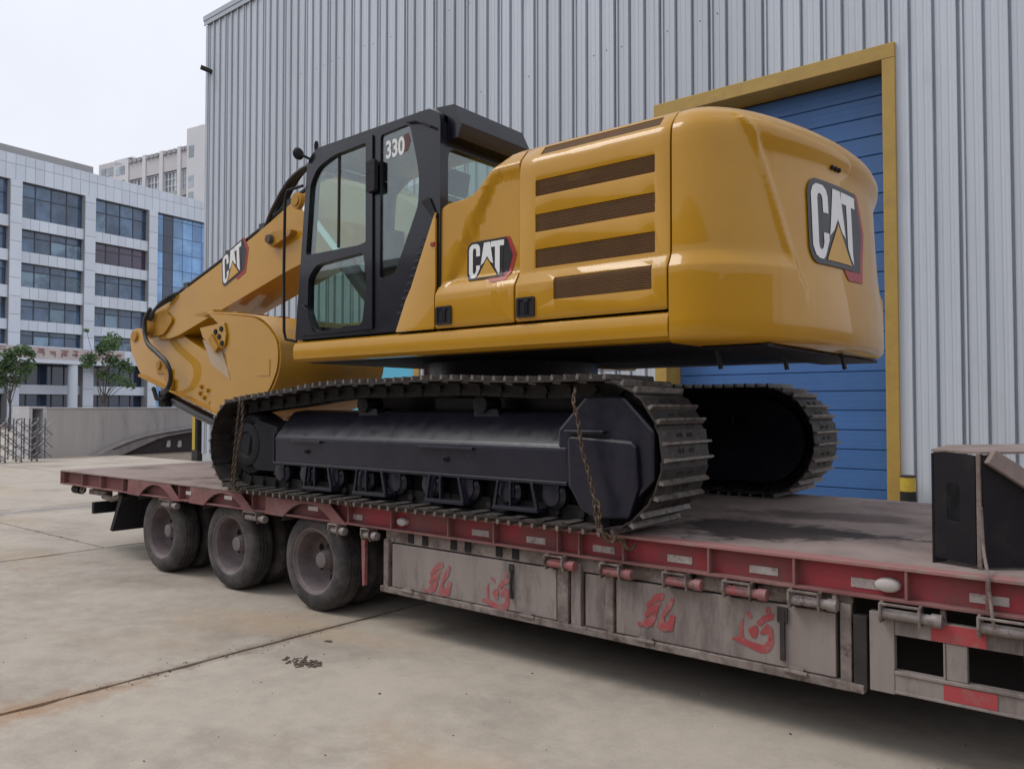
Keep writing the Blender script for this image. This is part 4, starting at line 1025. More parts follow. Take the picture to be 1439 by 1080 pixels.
# inner body that closes the hood
MB().prism(zz([(6.52, 1.30), (8.44, 1.30), (8.44, 2.30), (6.9, 2.30), (6.75, 2.2), (6.52, 2.2)]), 1, .16, 2.84).build('engine_bay', 'hole_dark', ex)
MB().prism(zz([(6.55, 2.19), (6.80, 2.215), (6.90, 2.25), (7.10, 2.50), (7.20, 2.60), (7.27, 2.645), (8.44, 2.663), (8.44, 2.31), (7.2, 2.31), (6.55, 2.15)]), 1, .62, 2.38).build('hood_top', 'yellow_paint', ex, bevel=.02)
MB().prism(zz([(6.56, 1.36), (7.235, 1.36), (7.235, 2.57), (7.12, 2.52), (6.90, 2.31), (6.81, 2.275), (6.62, 2.262), (6.56, 2.23)]), 1, .118, 2.882).build('hood_shoulder', 'yellow_paint', ex, bevel=.03)
fp = sheet('corner_panel', [round_poly([(6.075, 1.36), (6.492, 1.36), (6.492, 2.24), (6.47, 2.20)], .01, 2)], [], [1.385, 1.6, 1.69], lambda u, v: Vector((u, .002 if v < 1.62 else .014, D + v)), 'yellow_paint', ex, .018, off=-1, bevel=.006)
MB().box(6.45, 6.49, .004, .0135, Z(1.985), Z(2.01)).build('release_knob', 'red_decal', fp)
dA = sheet('engine_door', [round_poly([(6.507, 1.36), (7.254, 1.36), (7.254, 2.80), (7.17, 2.66), (7.09, 2.55), (6.88, 2.335), (6.80, 2.30), (6.57, 2.285), (6.505, 2.24)], [.01, .01, .01, .03, .06, .06, .06, .06, .05], 4)],
           [6.52 + .03*k for k in range(25)], sorted(CV + [1.72, 1.74, 1.76, 1.8, 1.9, 2.0, 2.1, 2.2, 2.24, 2.28, 2.3, 2.32, 2.36]), on_doorA, 'yellow_paint', ex, .03, off=-1, smooth=50, bevel=.008)
LV = [(7.406, 8.318, 2.207, 2.315), (7.406, 8.318, 1.965, 2.085), (7.406, 8.318, 1.722, 1.848), (7.589, 8.318, 1.487, 1.635), (7.42, 8.335, 2.503, 2.592)]
dB = sheet('engine_door', [round_poly([(7.272, 1.36), (8.418, 1.36), (8.418, 3.06), (7.272, 3.06)], .01, 2)] + [rect(a, b, c, d, .006) for a, b, c, d in LV],
           [7.4, 7.6, 7.8, 8.0, 8.2], CV, on_side, 'yellow_paint', ex, .025, off=-1, smooth=35, bevel=.004)
for a, b, c, d in LV:
    m = MB(); n = int((d - c)/.0135); h = (d - c)/n
    for k in range(n):
        v0 = c + k*h; p0 = on_side(a, v0, -.012); p1 = on_side(a, v0 + h*.62, -.006); p2 = on_side(a, v0 + h, -.020)
        m.add([p0, p1, p2] + [q + Vector((b - a, 0, 0)) for q in (p0, p1, p2)], [(0, 1, 4, 3), (1, 2, 5, 4)])
    m.build('louvre', 'grille_brown', dB)
sheet('engine_door', [[(6.505, 1.36), (8.420, 1.36), (8.420, 3.06), (7.2, 3.06), (7.09, 2.55), (6.88, 2.335), (6.505, 2.25)]], [], CV, on_far, 'yellow_paint', ex, .025, off=1, smooth=35)
for par, x0, x1 in ((dA, 6.52, 6.675), (dB, 7.285, 7.438)):
    b = MB(); b.prism([round_poly([(x0, Z(1.385)), (x1, Z(1.385)), (x1, Z(1.52)), (x0, Z(1.52))], .01), round_poly([(x0 + .02, Z(1.40)), (x1 - .02, Z(1.40)), (x1 - .02, Z(1.505)), (x0 + .02, Z(1.505))], .008)], 1, -.012, -.0015)
    la = b.build('door_latch', 'black_matte', par)
    MB().box(x0 + .02, x1 - .02, -.004, -.0012, Z(1.40), Z(1.505)).build('latch_recess', 'hole_dark', la)
    MB().box(x0 + .06, x0 + .10, -.010, -.0045, Z(1.40), Z(1.50)).build('latch_lever', 'black_paint', la, bevel=.003)
# ---- counterweight
def cw_path():
    pts = [(8.432 + .0008*0, 0.0)]
    P0, P1 = Vector((8.47, 0)), Vector((8.757, 0)); a0 = math.radians(-20.0)
    P2 = Vector((XC + 3.13*math.cos(a0), YC + 3.13*math.sin(a0)))
    for k in range(41): t = k/40; q = P0*(1-t)**2 + P1*2*t*(1-t) + P2*t*t; pts.append((q.x, q.y))
    for k in range(1, 120): a = a0 + (-2*a0)*k/120; pts.append((XC + 3.13*math.cos(a), YC + 3.13*math.sin(a)))
    pts += [(x, 3.0 - y) for x, y in reversed(pts[:42])]
    return [Vector(p) for p in pts]
cwp = cw_path(); cl = [0]
for a, b in zip(cwp[:-1], cwp[1:]): cl.append(cl[-1] + (b - a).length)
CT = cl[-1]
def cw_at(u):
    u = max(0, min(CT, u))
    for i in range(len(cwp) - 1):
        if cl[i+1] >= u:
            t = (u - cl[i])/max(1e-9, cl[i+1]-cl[i]); p = cwp[i].lerp(cwp[i+1], t)
            a = cwp[max(i-1, 0)]; b = cwp[min(i+2, len(cwp)-1)]; d = (b - a).normalized(); return p, Vector((-d.y, d.x))   # inward normal
    return cwp[-1], Vector((0, -1))
def lerp_tab(tab, z):
    if z <= tab[0][0]: return tab[0][1]
    for a, b in zip(tab[:-1], tab[1:]):
        if z <= b[0]: t = (z - a[0])/(b[0]-a[0]); return a[1] + (b[1]-a[1])*t
    return tab[-1][1]
TOPT = [(2.572, .15), (2.603, .21), (2.63, .29), (2.65, .40), (2.66, .60)]
FT = [(1.16, .04), (1.175, .015), (1.20, .0), (1.60, .0), (1.615, .003), (1.69, .042), (1.71, .046), (2.36, .05), (2.42, .054), (2.46, .062), (2.487, .075), (2.53, .105)] + TOPT
RT = [(1.16, .04), (1.175, .015), (1.20, .0), (1.32, .0), (1.50, .012), (1.66, .034), (1.80, .045), (2.00, .052), (2.27, .064), (2.31, .062), (2.40, .03), (2.44, .028), (2.487, .05), (2.53, .092)] + TOPT
zs = sorted(set([p[0] for p in FT + RT] + [1.3, 1.4, 1.52, 1.55, 1.62, 1.64, 1.75, 1.8, 1.85, 1.9, 1.95, 2.05, 2.1, 2.15, 2.2, 2.33, 2.345, 2.37, 2.385, 2.475, 2.50, 2.515, 2.55, 2.588]))
def cw_d(u, z):
    uu = min(u, CT - u)
    uc = lerp_tab([(1.2, 1.15), (1.6, .90), (1.75, .82), (2.3, .60), (2.45, .50), (2.66, .33)], z)
    w = sstep((uu - uc)/.055 + .5)
    d = lerp_tab(FT, z)*(1 - w) + lerp_tab(RT, z)*w
    if 1.62 < z < 2.50: d -= .016*math.exp(-((uu - uc)/.03)**2)*sstep((z - 1.6)/.1)
    return d
def cw_pos(u, z, lift=0.0):
    p, n = cw_at(u); d = cw_d(u, z) - lift; return Vector((p.x + n.x*d, p.y + n.y*d, D + z))
NU = 330
m = MB(); us = [CT*i/NU for i in range(NU + 1)]
vs_ = [cw_pos(u, z) for z in zs for u in us]; W_ = NU + 1
fs_ = [(j*W_+i, j*W_+i+1, (j+1)*W_+i+1, (j+1)*W_+i) for j in range(len(zs)-1) for i in range(NU)]
fs_.append(tuple((len(zs)-1)*W_+i for i in range(W_)))
fs_.append(tuple(reversed(range(W_))))
fs_.append(tuple(j*W_ for j in range(len(zs))) + tuple(j*W_ + NU for j in reversed(range(len(zs)))))
m.add(vs_, fs_)
cwt = m.build('counterweight', 'yellow_paint', ex, smooth=38)
MB().box(8.46, 8.9, .35, 2.65, Z(1.135), Z(1.158)).build('counterweight_base', 'black_matte', ex, bevel=.01)

# ---- emblem: black plate with white letters, yellow triangle, red hexagon
LC = [(0,.16),(0,.86),(.04,.95),(.12,1),(.27,1),(.35,.95),(.385,.86),(.385,.63),(.255,.63),(.255,.80),(.235,.86),(.19,.88),(.15,.86),(.135,.80),(.135,.20),(.15,.14),(.185,.12),(.225,.15),(.255,.22),(.255,.36),(.385,.36),(.385,.27),(.27,.05),(.22,.0),(.13,.0),(.05,.04)]
LA = [(.405,.34),(.52,1),(.73,1),(.84,.36),(.735,.43),(.63,.60),(.52,.43)]
LT = [(.755,1),(1.20,1),(1.20,.84),(1.06,.84),(1.06,.02),(.98,.10),(.90,.25),(.90,.84),(.755,.84)]
TR = [(.30,.0),(.63,.53),(.98,.0)]
BK = [(-.07,.12),(-.07,.88),(-.02,1.0),(.08,1.07),(1.27,1.07),(1.27,.80),(1.18,.78),(1.13,-.07),(.06,-.07),(-.03,.0)]
HX = [(1.20,1.09),(1.37,1.07),(1.60,.55),(1.37,-.20),(.86,-.22),(.74,-.06),(1.12,-.06),(1.24,.1)]
HB = [(1.20,1.02),(1.30,1.0),(1.47,.53),(1.29,-.06),(1.05,-.06),(1.1,.5)]
def emblem(par, fn, H, kx, cuts=0, red=True):
    """fn(u, v, lift): emblem plane in metres, origin at the lower left of the C"""
    def put(name, poly, mt, lift, r=.0):
        pts = [(p[0]*H*kx, p[1]*H) for p in (round_poly(poly, r, 3) if r else poly)]
        xs = [p[0] for p in pts]; cu = [min(xs) + (max(xs)-min(xs))*k/(cuts + 1) for k in range(1, cuts + 1)]
        ys = [p[1] for p in pts]; cv = [min(ys) + (max(ys)-min(ys))*k/(cuts + 1) for k in range(1, cuts + 1)] if cuts else []
        return sheet(name, [pts], cu, cv, lambda u, v: fn(u, v, lift), mt, par, 0)
    put('emblem_hexagon', HX, 'red_decal' if red else 'black_decal', .003, .02)
    put('emblem_hexagon_core', HB, 'black_decal', .005, .02)
    put('emblem_plate', BK, 'black_decal', .007, .05)
    for nm, q in (('letter_c', LC), ('letter_a', LA), ('letter_t', LT)): put(nm, q, 'white_decal', .010)
    put('emblem_triangle', TR, 'yellow_decal', .011)
emblem(dA, lambda u, v, l: on_doorA(6.785 + u, 1.715 + v, l + .001), .245, 1.12, 8)
U0 = next(u for u in [CT*i/2000 for i in range(2000)] if cw_at(u)[0].y > .76)
emblem(cwt, lambda u, v, l: cw_pos(U0 + u, 1.71 + v, l + .003), .475, 1.10, 14)
p, n_ = cw_at(U0 + .35)
m = MB()
for k in (-1, 0, 1):
    q = cw_pos(U0 + .33 + .05*k, 2.325, .012); m.lathe([(-.012, .016), (.0, .016), (.006, .010), (.006, 0)], q, 0, 10)
m.build('rear_camera', 'hole_dark', cwt)

# ---- cab
cab = MB()
side = [(4.745, 1.37), (4.905, 2.93), (5.02, 3.02), (6.42, 3.045), (6.52, 2.97), (6.525, 1.37)]
side_o = round_poly(side, [.03, .10, .12, .08, .05, .02], 5)
upw = round_poly([(4.915, 2.10), (4.975, 2.72), (5.07, 2.84), (5.29, 2.905), (5.695, 2.925), (5.70, 2.115), (5.60, 2.10)], [.03, .05, .06, .05, .02, .02, .02], 4)
low = round_poly([(4.945, 1.60), (4.95, 1.90), (5.06, 2.0), (5.67, 2.035), (5.715, 1.80), (5.66, 1.45), (5.05, 1.425)], .05, 4)
qtr = round_poly([(5.855, 1.80), (5.855, 2.955), (6.19, 2.975), (6.30, 2.56), (6.285, 2.32), (6.03, 1.83)], [.02, .03, .05, .15, .05, .03], 4)
cs = MB().prism([zz(side_o), zz(upw), zz(low), zz(qtr)], 1, .035, .085).build('cab', 'black_paint', ex, bevel=.010)
MB().prism([zz(side_o), zz(round_poly([(4.93, 1.80), (4.99, 2.80), (5.2, 2.93), (6.3, 2.95), (6.35, 1.8)], .06)), zz(round_poly([(4.94, 1.50), (4.94, 1.72), (5.9, 1.72), (5.9, 1.50)], .04))], 1, .955, 1.0).build('far_side', 'black_paint', cs, bevel=.008)
rf = MB(); rf.prism(zz([(4.97, 2.975), (5.08, 3.035), (6.40, 3.062), (6.49, 3.0), (6.49, 2.94), (4.97, 2.92)]), 1, .086, .954)
rf.build('roof', 'black_paint', cs, bevel=.02)
MB().box(4.78, 6.51, .086, .954, Z(1.36), Z(1.42)).build('floor', 'black_matte', cs)
# rear wall, solid black top stands for dark glass reflection; front posts
rw_ = [[(.086, Z(1.43)), (.954, Z(1.43)), (.954, Z(2.93)), (.086, Z(2.93))], round_poly([(.13, Z(2.20)), (.91, Z(2.20)), (.91, Z(2.74)), (.13, Z(2.74))], .08)]
MB().prism(rw_, 0, 6.455, 6.515).build('rear_wall', 'black_paint', cs, bevel=.006)
MB().prism(zz([(6.40, 3.075), (6.58, 3.06), (6.66, 2.90), (6.62, 2.80), (6.516, 2.80), (6.516, 2.98), (6.40, 3.045)]), 1, .12, .95).build('rear_visor', 'black_paint', cs, bevel=.02)
gl = MB().box(6.48, 6.486, .12, .92, Z(2.15), Z(2.85)).build('rear_window', 'cab_glass', cs)
fpost = MB(); fpost.bar((4.79, .11, Z(1.42)), (4.94, .11, Z(2.92)), .05, .06, (0, 1, 0)); fpost.bar((4.79, .93, Z(1.42)), (4.94, .93, Z(2.92)), .05, .06, (0, 1, 0)); fpost.box(4.93, 4.98, .135, .905, Z(2.86), Z(2.92)); fpost.box(4.78, 4.82, .135, .905, Z(1.42), Z(1.50))
fpost.build('windscreen_frame', 'black_paint', cs)
MB().prism(zz([(4.80, 1.5), (4.945, 2.87), (4.950, 2.87), (4.805, 1.5)]), 1, .13, .91).build('windscreen', 'cab_glass', cs)
MB().prism(zz([(4.92, 1.46), (4.98, 2.83), (6.36, 2.97), (6.36, 1.46)]), 1, .972, .977).build('far_window', 'cab_glass', cs)
# door with its own frame, windows, handle and grab bar
door_o = round_poly([(4.835, 1.40), (4.965, 2.86), (5.06, 2.96), (5.775, 2.985), (5.785, 1.405)], [.03, .08, .10, .03, .02], 5)
dd = MB().prism([zz(door_o), zz(upw), zz(low)], 1, .018, .0345).build('cab_door', 'black_paint', cs, bevel=.006)
MB().prism(zz(upw), 1, .045, .049).build('door_window', 'cab_glass', dd); MB().prism(zz(low), 1, .052, .056).build('door_window', 'cab_glass', dd)
MB().prism(zz(qtr), 1, .050, .054).build('quarter_window', 'cab_glass', cs)
MB().bar((5.325, .044, Z(2.12)), (5.33, .044, Z(2.90)), .012, .022, (1, 0, 0)).build('window_divider', 'hole_dark', dd)
MB().prism(zz(round_poly([(5.745, 2.50), (5.845, 2.505), (5.845, 2.76), (5.745, 2.75)], .015)), 1, -.02, .0175).build('door_handle', 'black_matte', dd, bevel=.006)
MB().tube([(4.86, .012, Z(1.66)), (4.90, -.01, Z(1.66)), (4.97, -.012, Z(1.62)), (5.05, -.01, Z(1.45)), (5.05, .012, Z(1.43))], .010, 6).build('grab_bar', 'black_matte', dd, smooth=50)
MB().tube([(6.46, -.0, Z(2.88)), (6.30, .005, Z(2.965)), (6.18, .02, Z(2.985))], .010, 6).build('roof_hook', 'black_matte', cs, smooth=50)
for k in range(11):
    t = k/10; x = 6.10 + .27*t; z = 1.50 + .55*t
    MB().box(x - .035, x + .03, .026, .0345, Z(z), Z(z + .022)).build('vent_slat', 'frame_black', cs)
MB().prism(zz(round_poly([(6.33, 2.34), (6.37, 2.30), (6.47, 2.18), (6.50, 2.20), (6.42, 2.36)], .01)), 1, .02, .0345).build('edge_trim', 'black_matte', cs)
# number on the quarter window
tx = bpy.data.curves.new('number', 'FONT'); tx.body = '330'; tx.size = .2; tx.offset = .006
to = bpy.data.objects.new('number', tx); me = bpy.data.meshes.new_from_object(to); bpy.data.objects.remove(to)
xs = [v.co.x for v in me.vertices]; ys = [v.co.y for v in me.vertices]; kx, ky = .215/(max(xs)-min(xs)), .145/(max(ys)-min(ys)); x0, y0 = min(xs), min(ys)
for v in me.vertices:
    a, b = (v.co.x - x0)*kx, (v.co.y - y0)*ky; v.co = Vector((5.905 + a, .0485, Z(2.755) + b))
me.materials.append(MAT['white_decal'])
place(bpy.data.objects.new('model_number', me), cs)
MB().prism(zz(round_poly([(6.10, 2.77), (6.155, 2.775), (6.185, 2.845), (6.165, 2.915), (6.11, 2.91)], .01)), 1, .0488, .0492).build('number_patch', 'maroon_decal', cs)
# operator's seat and levers
st = MB(); st.prism(zz(round_poly([(5.55, 1.78), (6.05, 1.76), (6.22, 2.50), (6.10, 2.52), (5.96, 1.93), (5.55, 1.92)], .04)), 1, .34, .80); st.box(5.66, 6.0, .42, .72, Z(1.42), Z(1.77))
st.prism(zz(round_poly([(6.11, 2.54), (6.20, 2.53), (6.24, 2.72), (6.15, 2.73)], .03)), 1, .45, .69)
st.build('operator_seat', 'seat_cloth', cs, bevel=.02)
for y in (.28, .86):
    c = MB(); c.box(5.45, 6.0, y - .06, y + .06, Z(1.85), Z(1.98)); c.tube([(5.50, y, Z(1.98)), (5.47, y, Z(2.16))], .018, 8); c.lathe([(0, .03), (.06, .028), (.08, 0)], (5.465, y, Z(2.14)), 2, 10)
    c.build('lever_console', 'seat_cloth', cs)
c = MB(); c.tube([(5.15, .45, Z(1.42)), (5.28, .46, Z(1.68)), (5.30, .46, Z(1.95))], .014, 6); c.tube([(5.15, .6, Z(1.42)), (5.28, .6, Z(1.68)), (5.30, .6, Z(1.95))], .014, 6); c.box(5.0, 5.2, .35, .7, Z(1.42), Z(1.50))
c.build('travel_lever', 'seat_cloth', cs)
MB().box(5.05, 5.20, .80, .92, Z(2.15), Z(2.42)).build('monitor', 'seat_cloth', cs, bevel=.01)
# mirror, beacon stub, front hand rail
m = MB(); m.lathe([(0, .0), (0, .048), (.02, .055), (.04, .04), (.045, 0)], (4.845, -.03, Z(2.99)), 0, 18); m.tube([(4.87, -.03, Z(2.99)), (4.93, .03, Z(2.95)), (4.96, .06, Z(2.93))], .012, 6)
m.build('mirror', 'black_matte', cs, smooth=40)
MB().tube([(4.98, .07, Z(3.0)), (4.98, .07, Z(3.07)), (4.985, .07, Z(3.10))], [.015, .02, .012], 8).build('antenna_stub', 'hole_dark', cs, smooth=40)
MB().tube([(4.86, .02, Z(2.72)), (4.68, -.01, Z(2.70)), (4.645, -.01, Z(2.62)), (4.635, -.01, Z(2.0)), (4.645, -.01, Z(1.45)), (4.66, 0, Z(1.38)), (4.76, .04, Z(1.36))], .013, 8).build('hand_rail', 'black_matte', ex, smooth=50)
# right-hand platform boxes in front of the hood
MB().prism(zz(round_poly([(4.45, 1.15), (6.5, 1.15), (6.5, 1.95), (5.2, 1.95), (5.0, 1.62), (4.45, 1.62)], .04)), 1, 1.98, 2.94).build('tool_box', 'yellow_paint', ex, bevel=.02)
MB().box(4.40, 4.449, 1.99, 2.93, Z(1.40), Z(1.47)).build('step_edge', 'yellow_dull', ex, bevel=.005)
MB().prism(zz([(5.0, 1.30), (6.4, 1.30), (6.3, 2.05), (5.8, 2.1)]), 1, 1.10, 1.19).build('boom_bracket', 'yellow_dull', ex, bevel=.01)
MB().prism(zz([(5.0, 1.30), (6.4, 1.30), (6.3, 2.05), (5.8, 2.1)]), 1, 1.86, 1.95).build('boom_bracket', 'yellow_dull', ex, bevel=.01)

# ---- boom, stick, bucket
BY0, BY1 = 1.22, 1.82
boom_o = round_poly([(-.36, 1.86), (-.30, 2.02), (-.12, 2.09), (1.42, 2.545), (2.42, 2.875), (3.1, 3.14), (3.65, 3.28), (4.2, 3.20), (5.1, 2.72), (6.10, 2.06), (6.16, 1.86), (6.0, 1.74), (5.4, 1.86), (4.5, 2.32), (3.8, 2.48), (3.08, 2.37), (1.46, 1.965), (.45, 1.71), (-.10, 1.70), (-.30, 1.75)],
                    [.05, .08, .1, .3, .3, .3, .4, .4, .4, .1, .1, .1, .3, .3, .3, .3, .3, .2, .1, .08], 5)
bo = MB().prism(zz(boom_o), 1, BY0, BY1).build('boom', 'yellow_paint', ex, bevel=.012)
MB().lathe([(-.40, 0), (-.40, .10), (-.37, .12), (.37, .12), (.40, .10), (.40, 0)], (-.16, 1.52, Z(1.88)), 1, 28).build('boom_pin', 'yellow_dull', bo, smooth=40)
MB().prism(zz(round_poly([(-.33, 1.74), (.20, 1.76), (.45, 1.95), (.20, 2.10), (-.10, 2.06), (-.32, 1.98)], .08)), 1, BY0 - .03, BY0 - .001).build('tip_plate', 'yellow_dull', bo, bevel=.006)
ca, sa = math.cos(math.radians(20.5)), math.sin(math.radians(20.5))
emblem(bo, lambda u, v, l: Vector((1.63 + u*ca - v*sa*.2, BY0 - .001 - l, Z(2.30) + u*sa + v*1.0)), .34, 1.08, 0)
# boom cylinders with chrome rods
for y in (1.06, 1.98):
    A, B = Vector((3.42, y, Z(3.02))), Vector((5.00, y, Z(1.46)))
    d = (B - A).normalized()
    c = MB(); c.tube([A + d*1.02, B], .085, 20); c.lathe([(-.07, 0), (-.07, .10), (.07, .10), (.07, 0)], B, 1, 16); c.tube([A + d*.98, A + d*1.10], .10, 20)
    co = c.build('boom_cylinder', 'frame_black', ex, smooth=40)
    MB().tube([A, A + d*1.0], .048, 16).build('rod', 'chrome', co, smooth=40)
    MB().lathe([(-.075, 0), (-.075, .09), (.075, .09), (.075, 0)], A, 1, 18).build('rod_eye', 'yellow_dull', co, smooth=40)
MB().tube([(3.42, .97, Z(3.02)), (3.42, 2.07, Z(3.02))], .055, 16).build('boom_cross_pin', 'yellow_dull', bo, smooth=40)
MB().prism(zz(round_poly([(2.66, 2.66), (2.74, 2.62), (3.10, 2.72), (3.12, 2.78), (2.78, 2.80), (2.68, 2.77)], .03)), 1, 1.14, 1.219).build('boom_lug', 'yellow_dull', bo, bevel=.01)
MB().lathe([(-.05, 0), (-.05, .05), (0, .055), (0, 0)], (2.74, 1.139, Z(2.71)), 1, 14).build('lug_fitting', 'mud', bo, smooth=40)
# stick cylinder on top of the boom
A, B = Vector((3.35, 1.52, Z(3.42))), Vector((-.70, 1.52, Z(1.98))); d = (B - A).normalized()
c = MB(); c.tube([A, A + d*2.75], .085, 20); c.lathe([(-.08, 0), (-.08, .1), (.08, .1), (.08, 0)], A, 1, 16); co = c.build('stick_cylinder', 'yellow_dull', ex, smooth=40)
MB().tube([A + d*2.7, B], .045, 16).build('rod', 'chrome', co, smooth=40)
MB().prism(zz([(3.15, 3.10), (3.55, 3.22), (3.45, 3.48), (3.28, 3.47)]), 1, 1.36, 1.40).build('cylinder_lug', 'yellow_dull', bo)
MB().prism(zz([(3.15, 3.10), (3.55, 3.22), (3.45, 3.48), (3.28, 3.47)]), 1, 1.64, 1.68).build('cylinder_lug', 'yellow_dull', bo)
# hydraulic lines along the boom top
for k, y in enumerate((1.25, 1.32, 1.70, 1.77)):
    pts = [(x, y, Z(z + .035 + .012*(k % 2))) for x, z in ((.05, 2.15), (1.42, 2.56), (2.42, 2.89), (3.1, 3.155), (3.65, 3.30))]
    MB().tube(pts, .022, 8).build('hydraulic_pipe', 'hose_black', bo, smooth=50)
for x, z in ((.7, 2.34), (1.7, 2.645), (2.42, 2.875), (2.95, 3.08)):
    MB().box(x - .06, x + .06, 1.225, 1.40, Z(z + .0), Z(z + .085)).build('pipe_clamp', 'hose_black', bo, bevel=.005)
for k, (dy, up) in enumerate(((0, .0), (.07, .10), (.14, .18))):
    pts = [(3.55, 1.24 + dy, Z(3.33)), (3.25, 1.23 + dy, Z(3.34 + up*.4)), (2.95, 1.22 + dy, Z(3.22 + up*.5)), (2.62, 1.22 + dy, Z(3.02 + up*.4)), (2.35, 1.24 + dy, Z(2.90))]
    pts = [(3.9, 1.24 + dy, Z(3.32 + up*.4)), (3.45, 1.20 + dy, Z(3.46 + up*.6)), (3.05, 1.18 + dy, Z(3.36 + up*.5)), (2.70, 1.2 + dy, Z(3.10 + up*.3)), (2.50, 1.24 + dy, Z(2.93))]
    def spline(P, n=6):
        P = [Vector(p) for p in P]; o_ = []
        for i in range(len(P) - 1):
            p0, p1, p2, p3 = P[max(i-1, 0)], P[i], P[i+1], P[min(i+2, len(P)-1)]
            for j in range(n):
                t = j/n; o_.append(.5*((2*p1) + (p2-p0)*t + (2*p0-5*p1+4*p2-p3)*t*t + (3*p1-p0-3*p2+p3)*t**3))
        return o_ + [P[-1]]
    MB().tube(spline(pts), .026, 8).build('hydraulic_hose', 'hose_black', bo, smooth=50)
def P_(px, py, Y): return on_plane(1, Y, px, py)
hp = [P_(212, 436, 1.15), P_(205, 450, 1.14), P_(203, 466, 1.12), P_(208, 484, 1.10), P_(222, 498, 1.10), P_(235, 512, 1.10), P_(240, 530, 1.12), P_(236, 546, 1.14), P_(228, 552, 1.17)]
for k in range(2):
    MB().tube(spline([p + Vector((.05*k, -.03*k, .02*k)) for p in hp]), .026, 8).build('hydraulic_hose', 'hose_black', ex, smooth=50)
for k in range(3):
    MB().tube(spline([P_(205 + 3*k, 456 - 3*k, 1.15), P_(213 + 4*k, 440 - 5*k, 1.13), P_(228 + 5*k, 428 - 6*k, 1.16), P_(246 + 4*k, 418 - 4*k, 1.24)]), .018, 6).build('hydraulic_hose', 'hose_black', ex, smooth=50)
# stick
stk = round_poly([(-.96, 1.84), (-.93, 1.60), (-.62, 1.24), (.30, .965), (1.40, .70), (2.1, .60), (2.35, .70), (2.25, .95), (1.5, 1.35), (.7, 1.66), (.05, 1.98), (-.20, 2.02), (-.55, 1.88), (-.80, 1.92)], [.06, .1, .08, .1, .1, .1, .1, .1, .2, .2, .15, .1, .1, .05], 4)
so_ = MB().prism(zz(stk), 1, 1.29, 1.75).build('stick', 'yellow_paint', ex, bevel=.010)
m = MB(); m.bar((-.62, 1.27, Z(1.235)), (1.45, 1.27, Z(.70)), .04, .035); m.build('edge_bar', 'yellow_dull', so_)
MB().lathe([(-.03, 0), (-.03, .075), (0, .085), (0, 0)], (-.80, 1.29, Z(1.80)), 1, 20).build('pin_boss', 'yellow_dull', so_, smooth=40)
m = MB(); m.lathe([(-.05, 0), (-.05, .06), (0, .065), (0, 0)], (-.05, 1.29, Z(1.36)), 1, 16); m.box(-.12, .12, 1.265, 1.289, Z(1.24), Z(1.42)); m.box(.12, .26, 1.25, 1.289, Z(1.14), Z(1.30)); m.box(.20, .33, 1.24, 1.289, Z(1.02), Z(1.16))
m.build('stick_boss', 'yellow_dull', so_, bevel=.008)
for (px, py) in ((283, 543), (292, 548), (281, 552), (287, 558), (296, 566), (306, 562)):
    q = P_(px, py, 1.285); MB().lathe([(-.03, 0), (-.03, .025), (0, .028), (0, 0)], (q.x, 1.29, q.z), 1, 8).build('bolt', 'yellow_dull', so_)
# bucket cylinder under the stick
A, B = P_(240, 560, 1.45), P_(318, 600, 1.45); d = (B - A).normalized()
c = MB(); c.tube([A, B], .075, 20); co = c.build('bucket_cylinder', 'black_paint', ex, smooth=40)
MB().tube([A - d*.25, A], .05, 16).build('rod', 'chrome', co, smooth=40)
m = MB(); m.box(A.x - .12, A.x + .08, 1.33, 1.57, A.z - .11, A.z + .11); m.tube([A + Vector((-.2, -.15, .15)), A + Vector((-.05, -.18, 0)), A + Vector((.1, -.15, -.02))], .03, 8)
m.build('cylinder_head', 'hole_dark', co, bevel=.01)
# bucket
by0, by1 = .80, 2.24
plate = [(2.02, 1.875), (2.40, 1.835), (2.96, 1.765), (3.18, 1.67), (3.365, 1.51), (3.405, 1.39), (3.395, 1.19), (3.24, .95), (2.95, .80), (2.5, .71), (2.16, .69), (2.05, .80), (2.22, 1.0), (2.47, 1.10), (2.39, 1.40), (2.30, 1.70)]
plate_r = round_poly(plate, [.02, .1, .1, .1, .1, .1, .1, .1, .1, .1, .08, .08, .1, .02, .1, .05], 4)
shell = [(1.98, 1.885), (2.40, 1.845), (2.96, 1.775), (3.19, 1.68), (3.38, 1.515), (3.42, 1.39), (3.41, 1.18), (3.25, .94), (2.95, .785), (2.5, .70), (2.2, .69)]
bk = MB(); sp_ = [Vector((p[0], 0, p[1])) for p in shell]; sm = spline([(p.x, 0, p.z) for p in sp_], 5); n = len(sm)
bk.add([(p.x, by0, D + p.z) for p in sm] + [(p.x, by1, D + p.z) for p in sm], [(i, i+1, n+i+1, n+i) for i in range(n-1)])
bu = bk.build('bucket', 'yellow_dull', ex, smooth=40, solid=.03)
for a, b in ((by0 - .012, by0 + .018), (by1 - .018, by1 + .012)): MB().prism(zz(plate_r), 1, a, b).build('side_plate', 'yellow_paint', bu, bevel=.006)
m = MB(); inner = [(p[0], p[1]) for p in plate_r]
MB().prism(zz(round_poly([(3.02, 1.12), (3.26, 1.12), (3.26, 1.30), (3.02, 1.30)], .01)), 1, by0 - .018, by0 - .0125).build('wear_pad', 'yellow_paint', bu, bevel=.003)
MB().bar((1.98, by0 + .01, Z(1.885)), (1.98, by1 - .01, Z(1.885)), .22, .05).build('lip', 'yellow_dull', bu, bevel=.01)
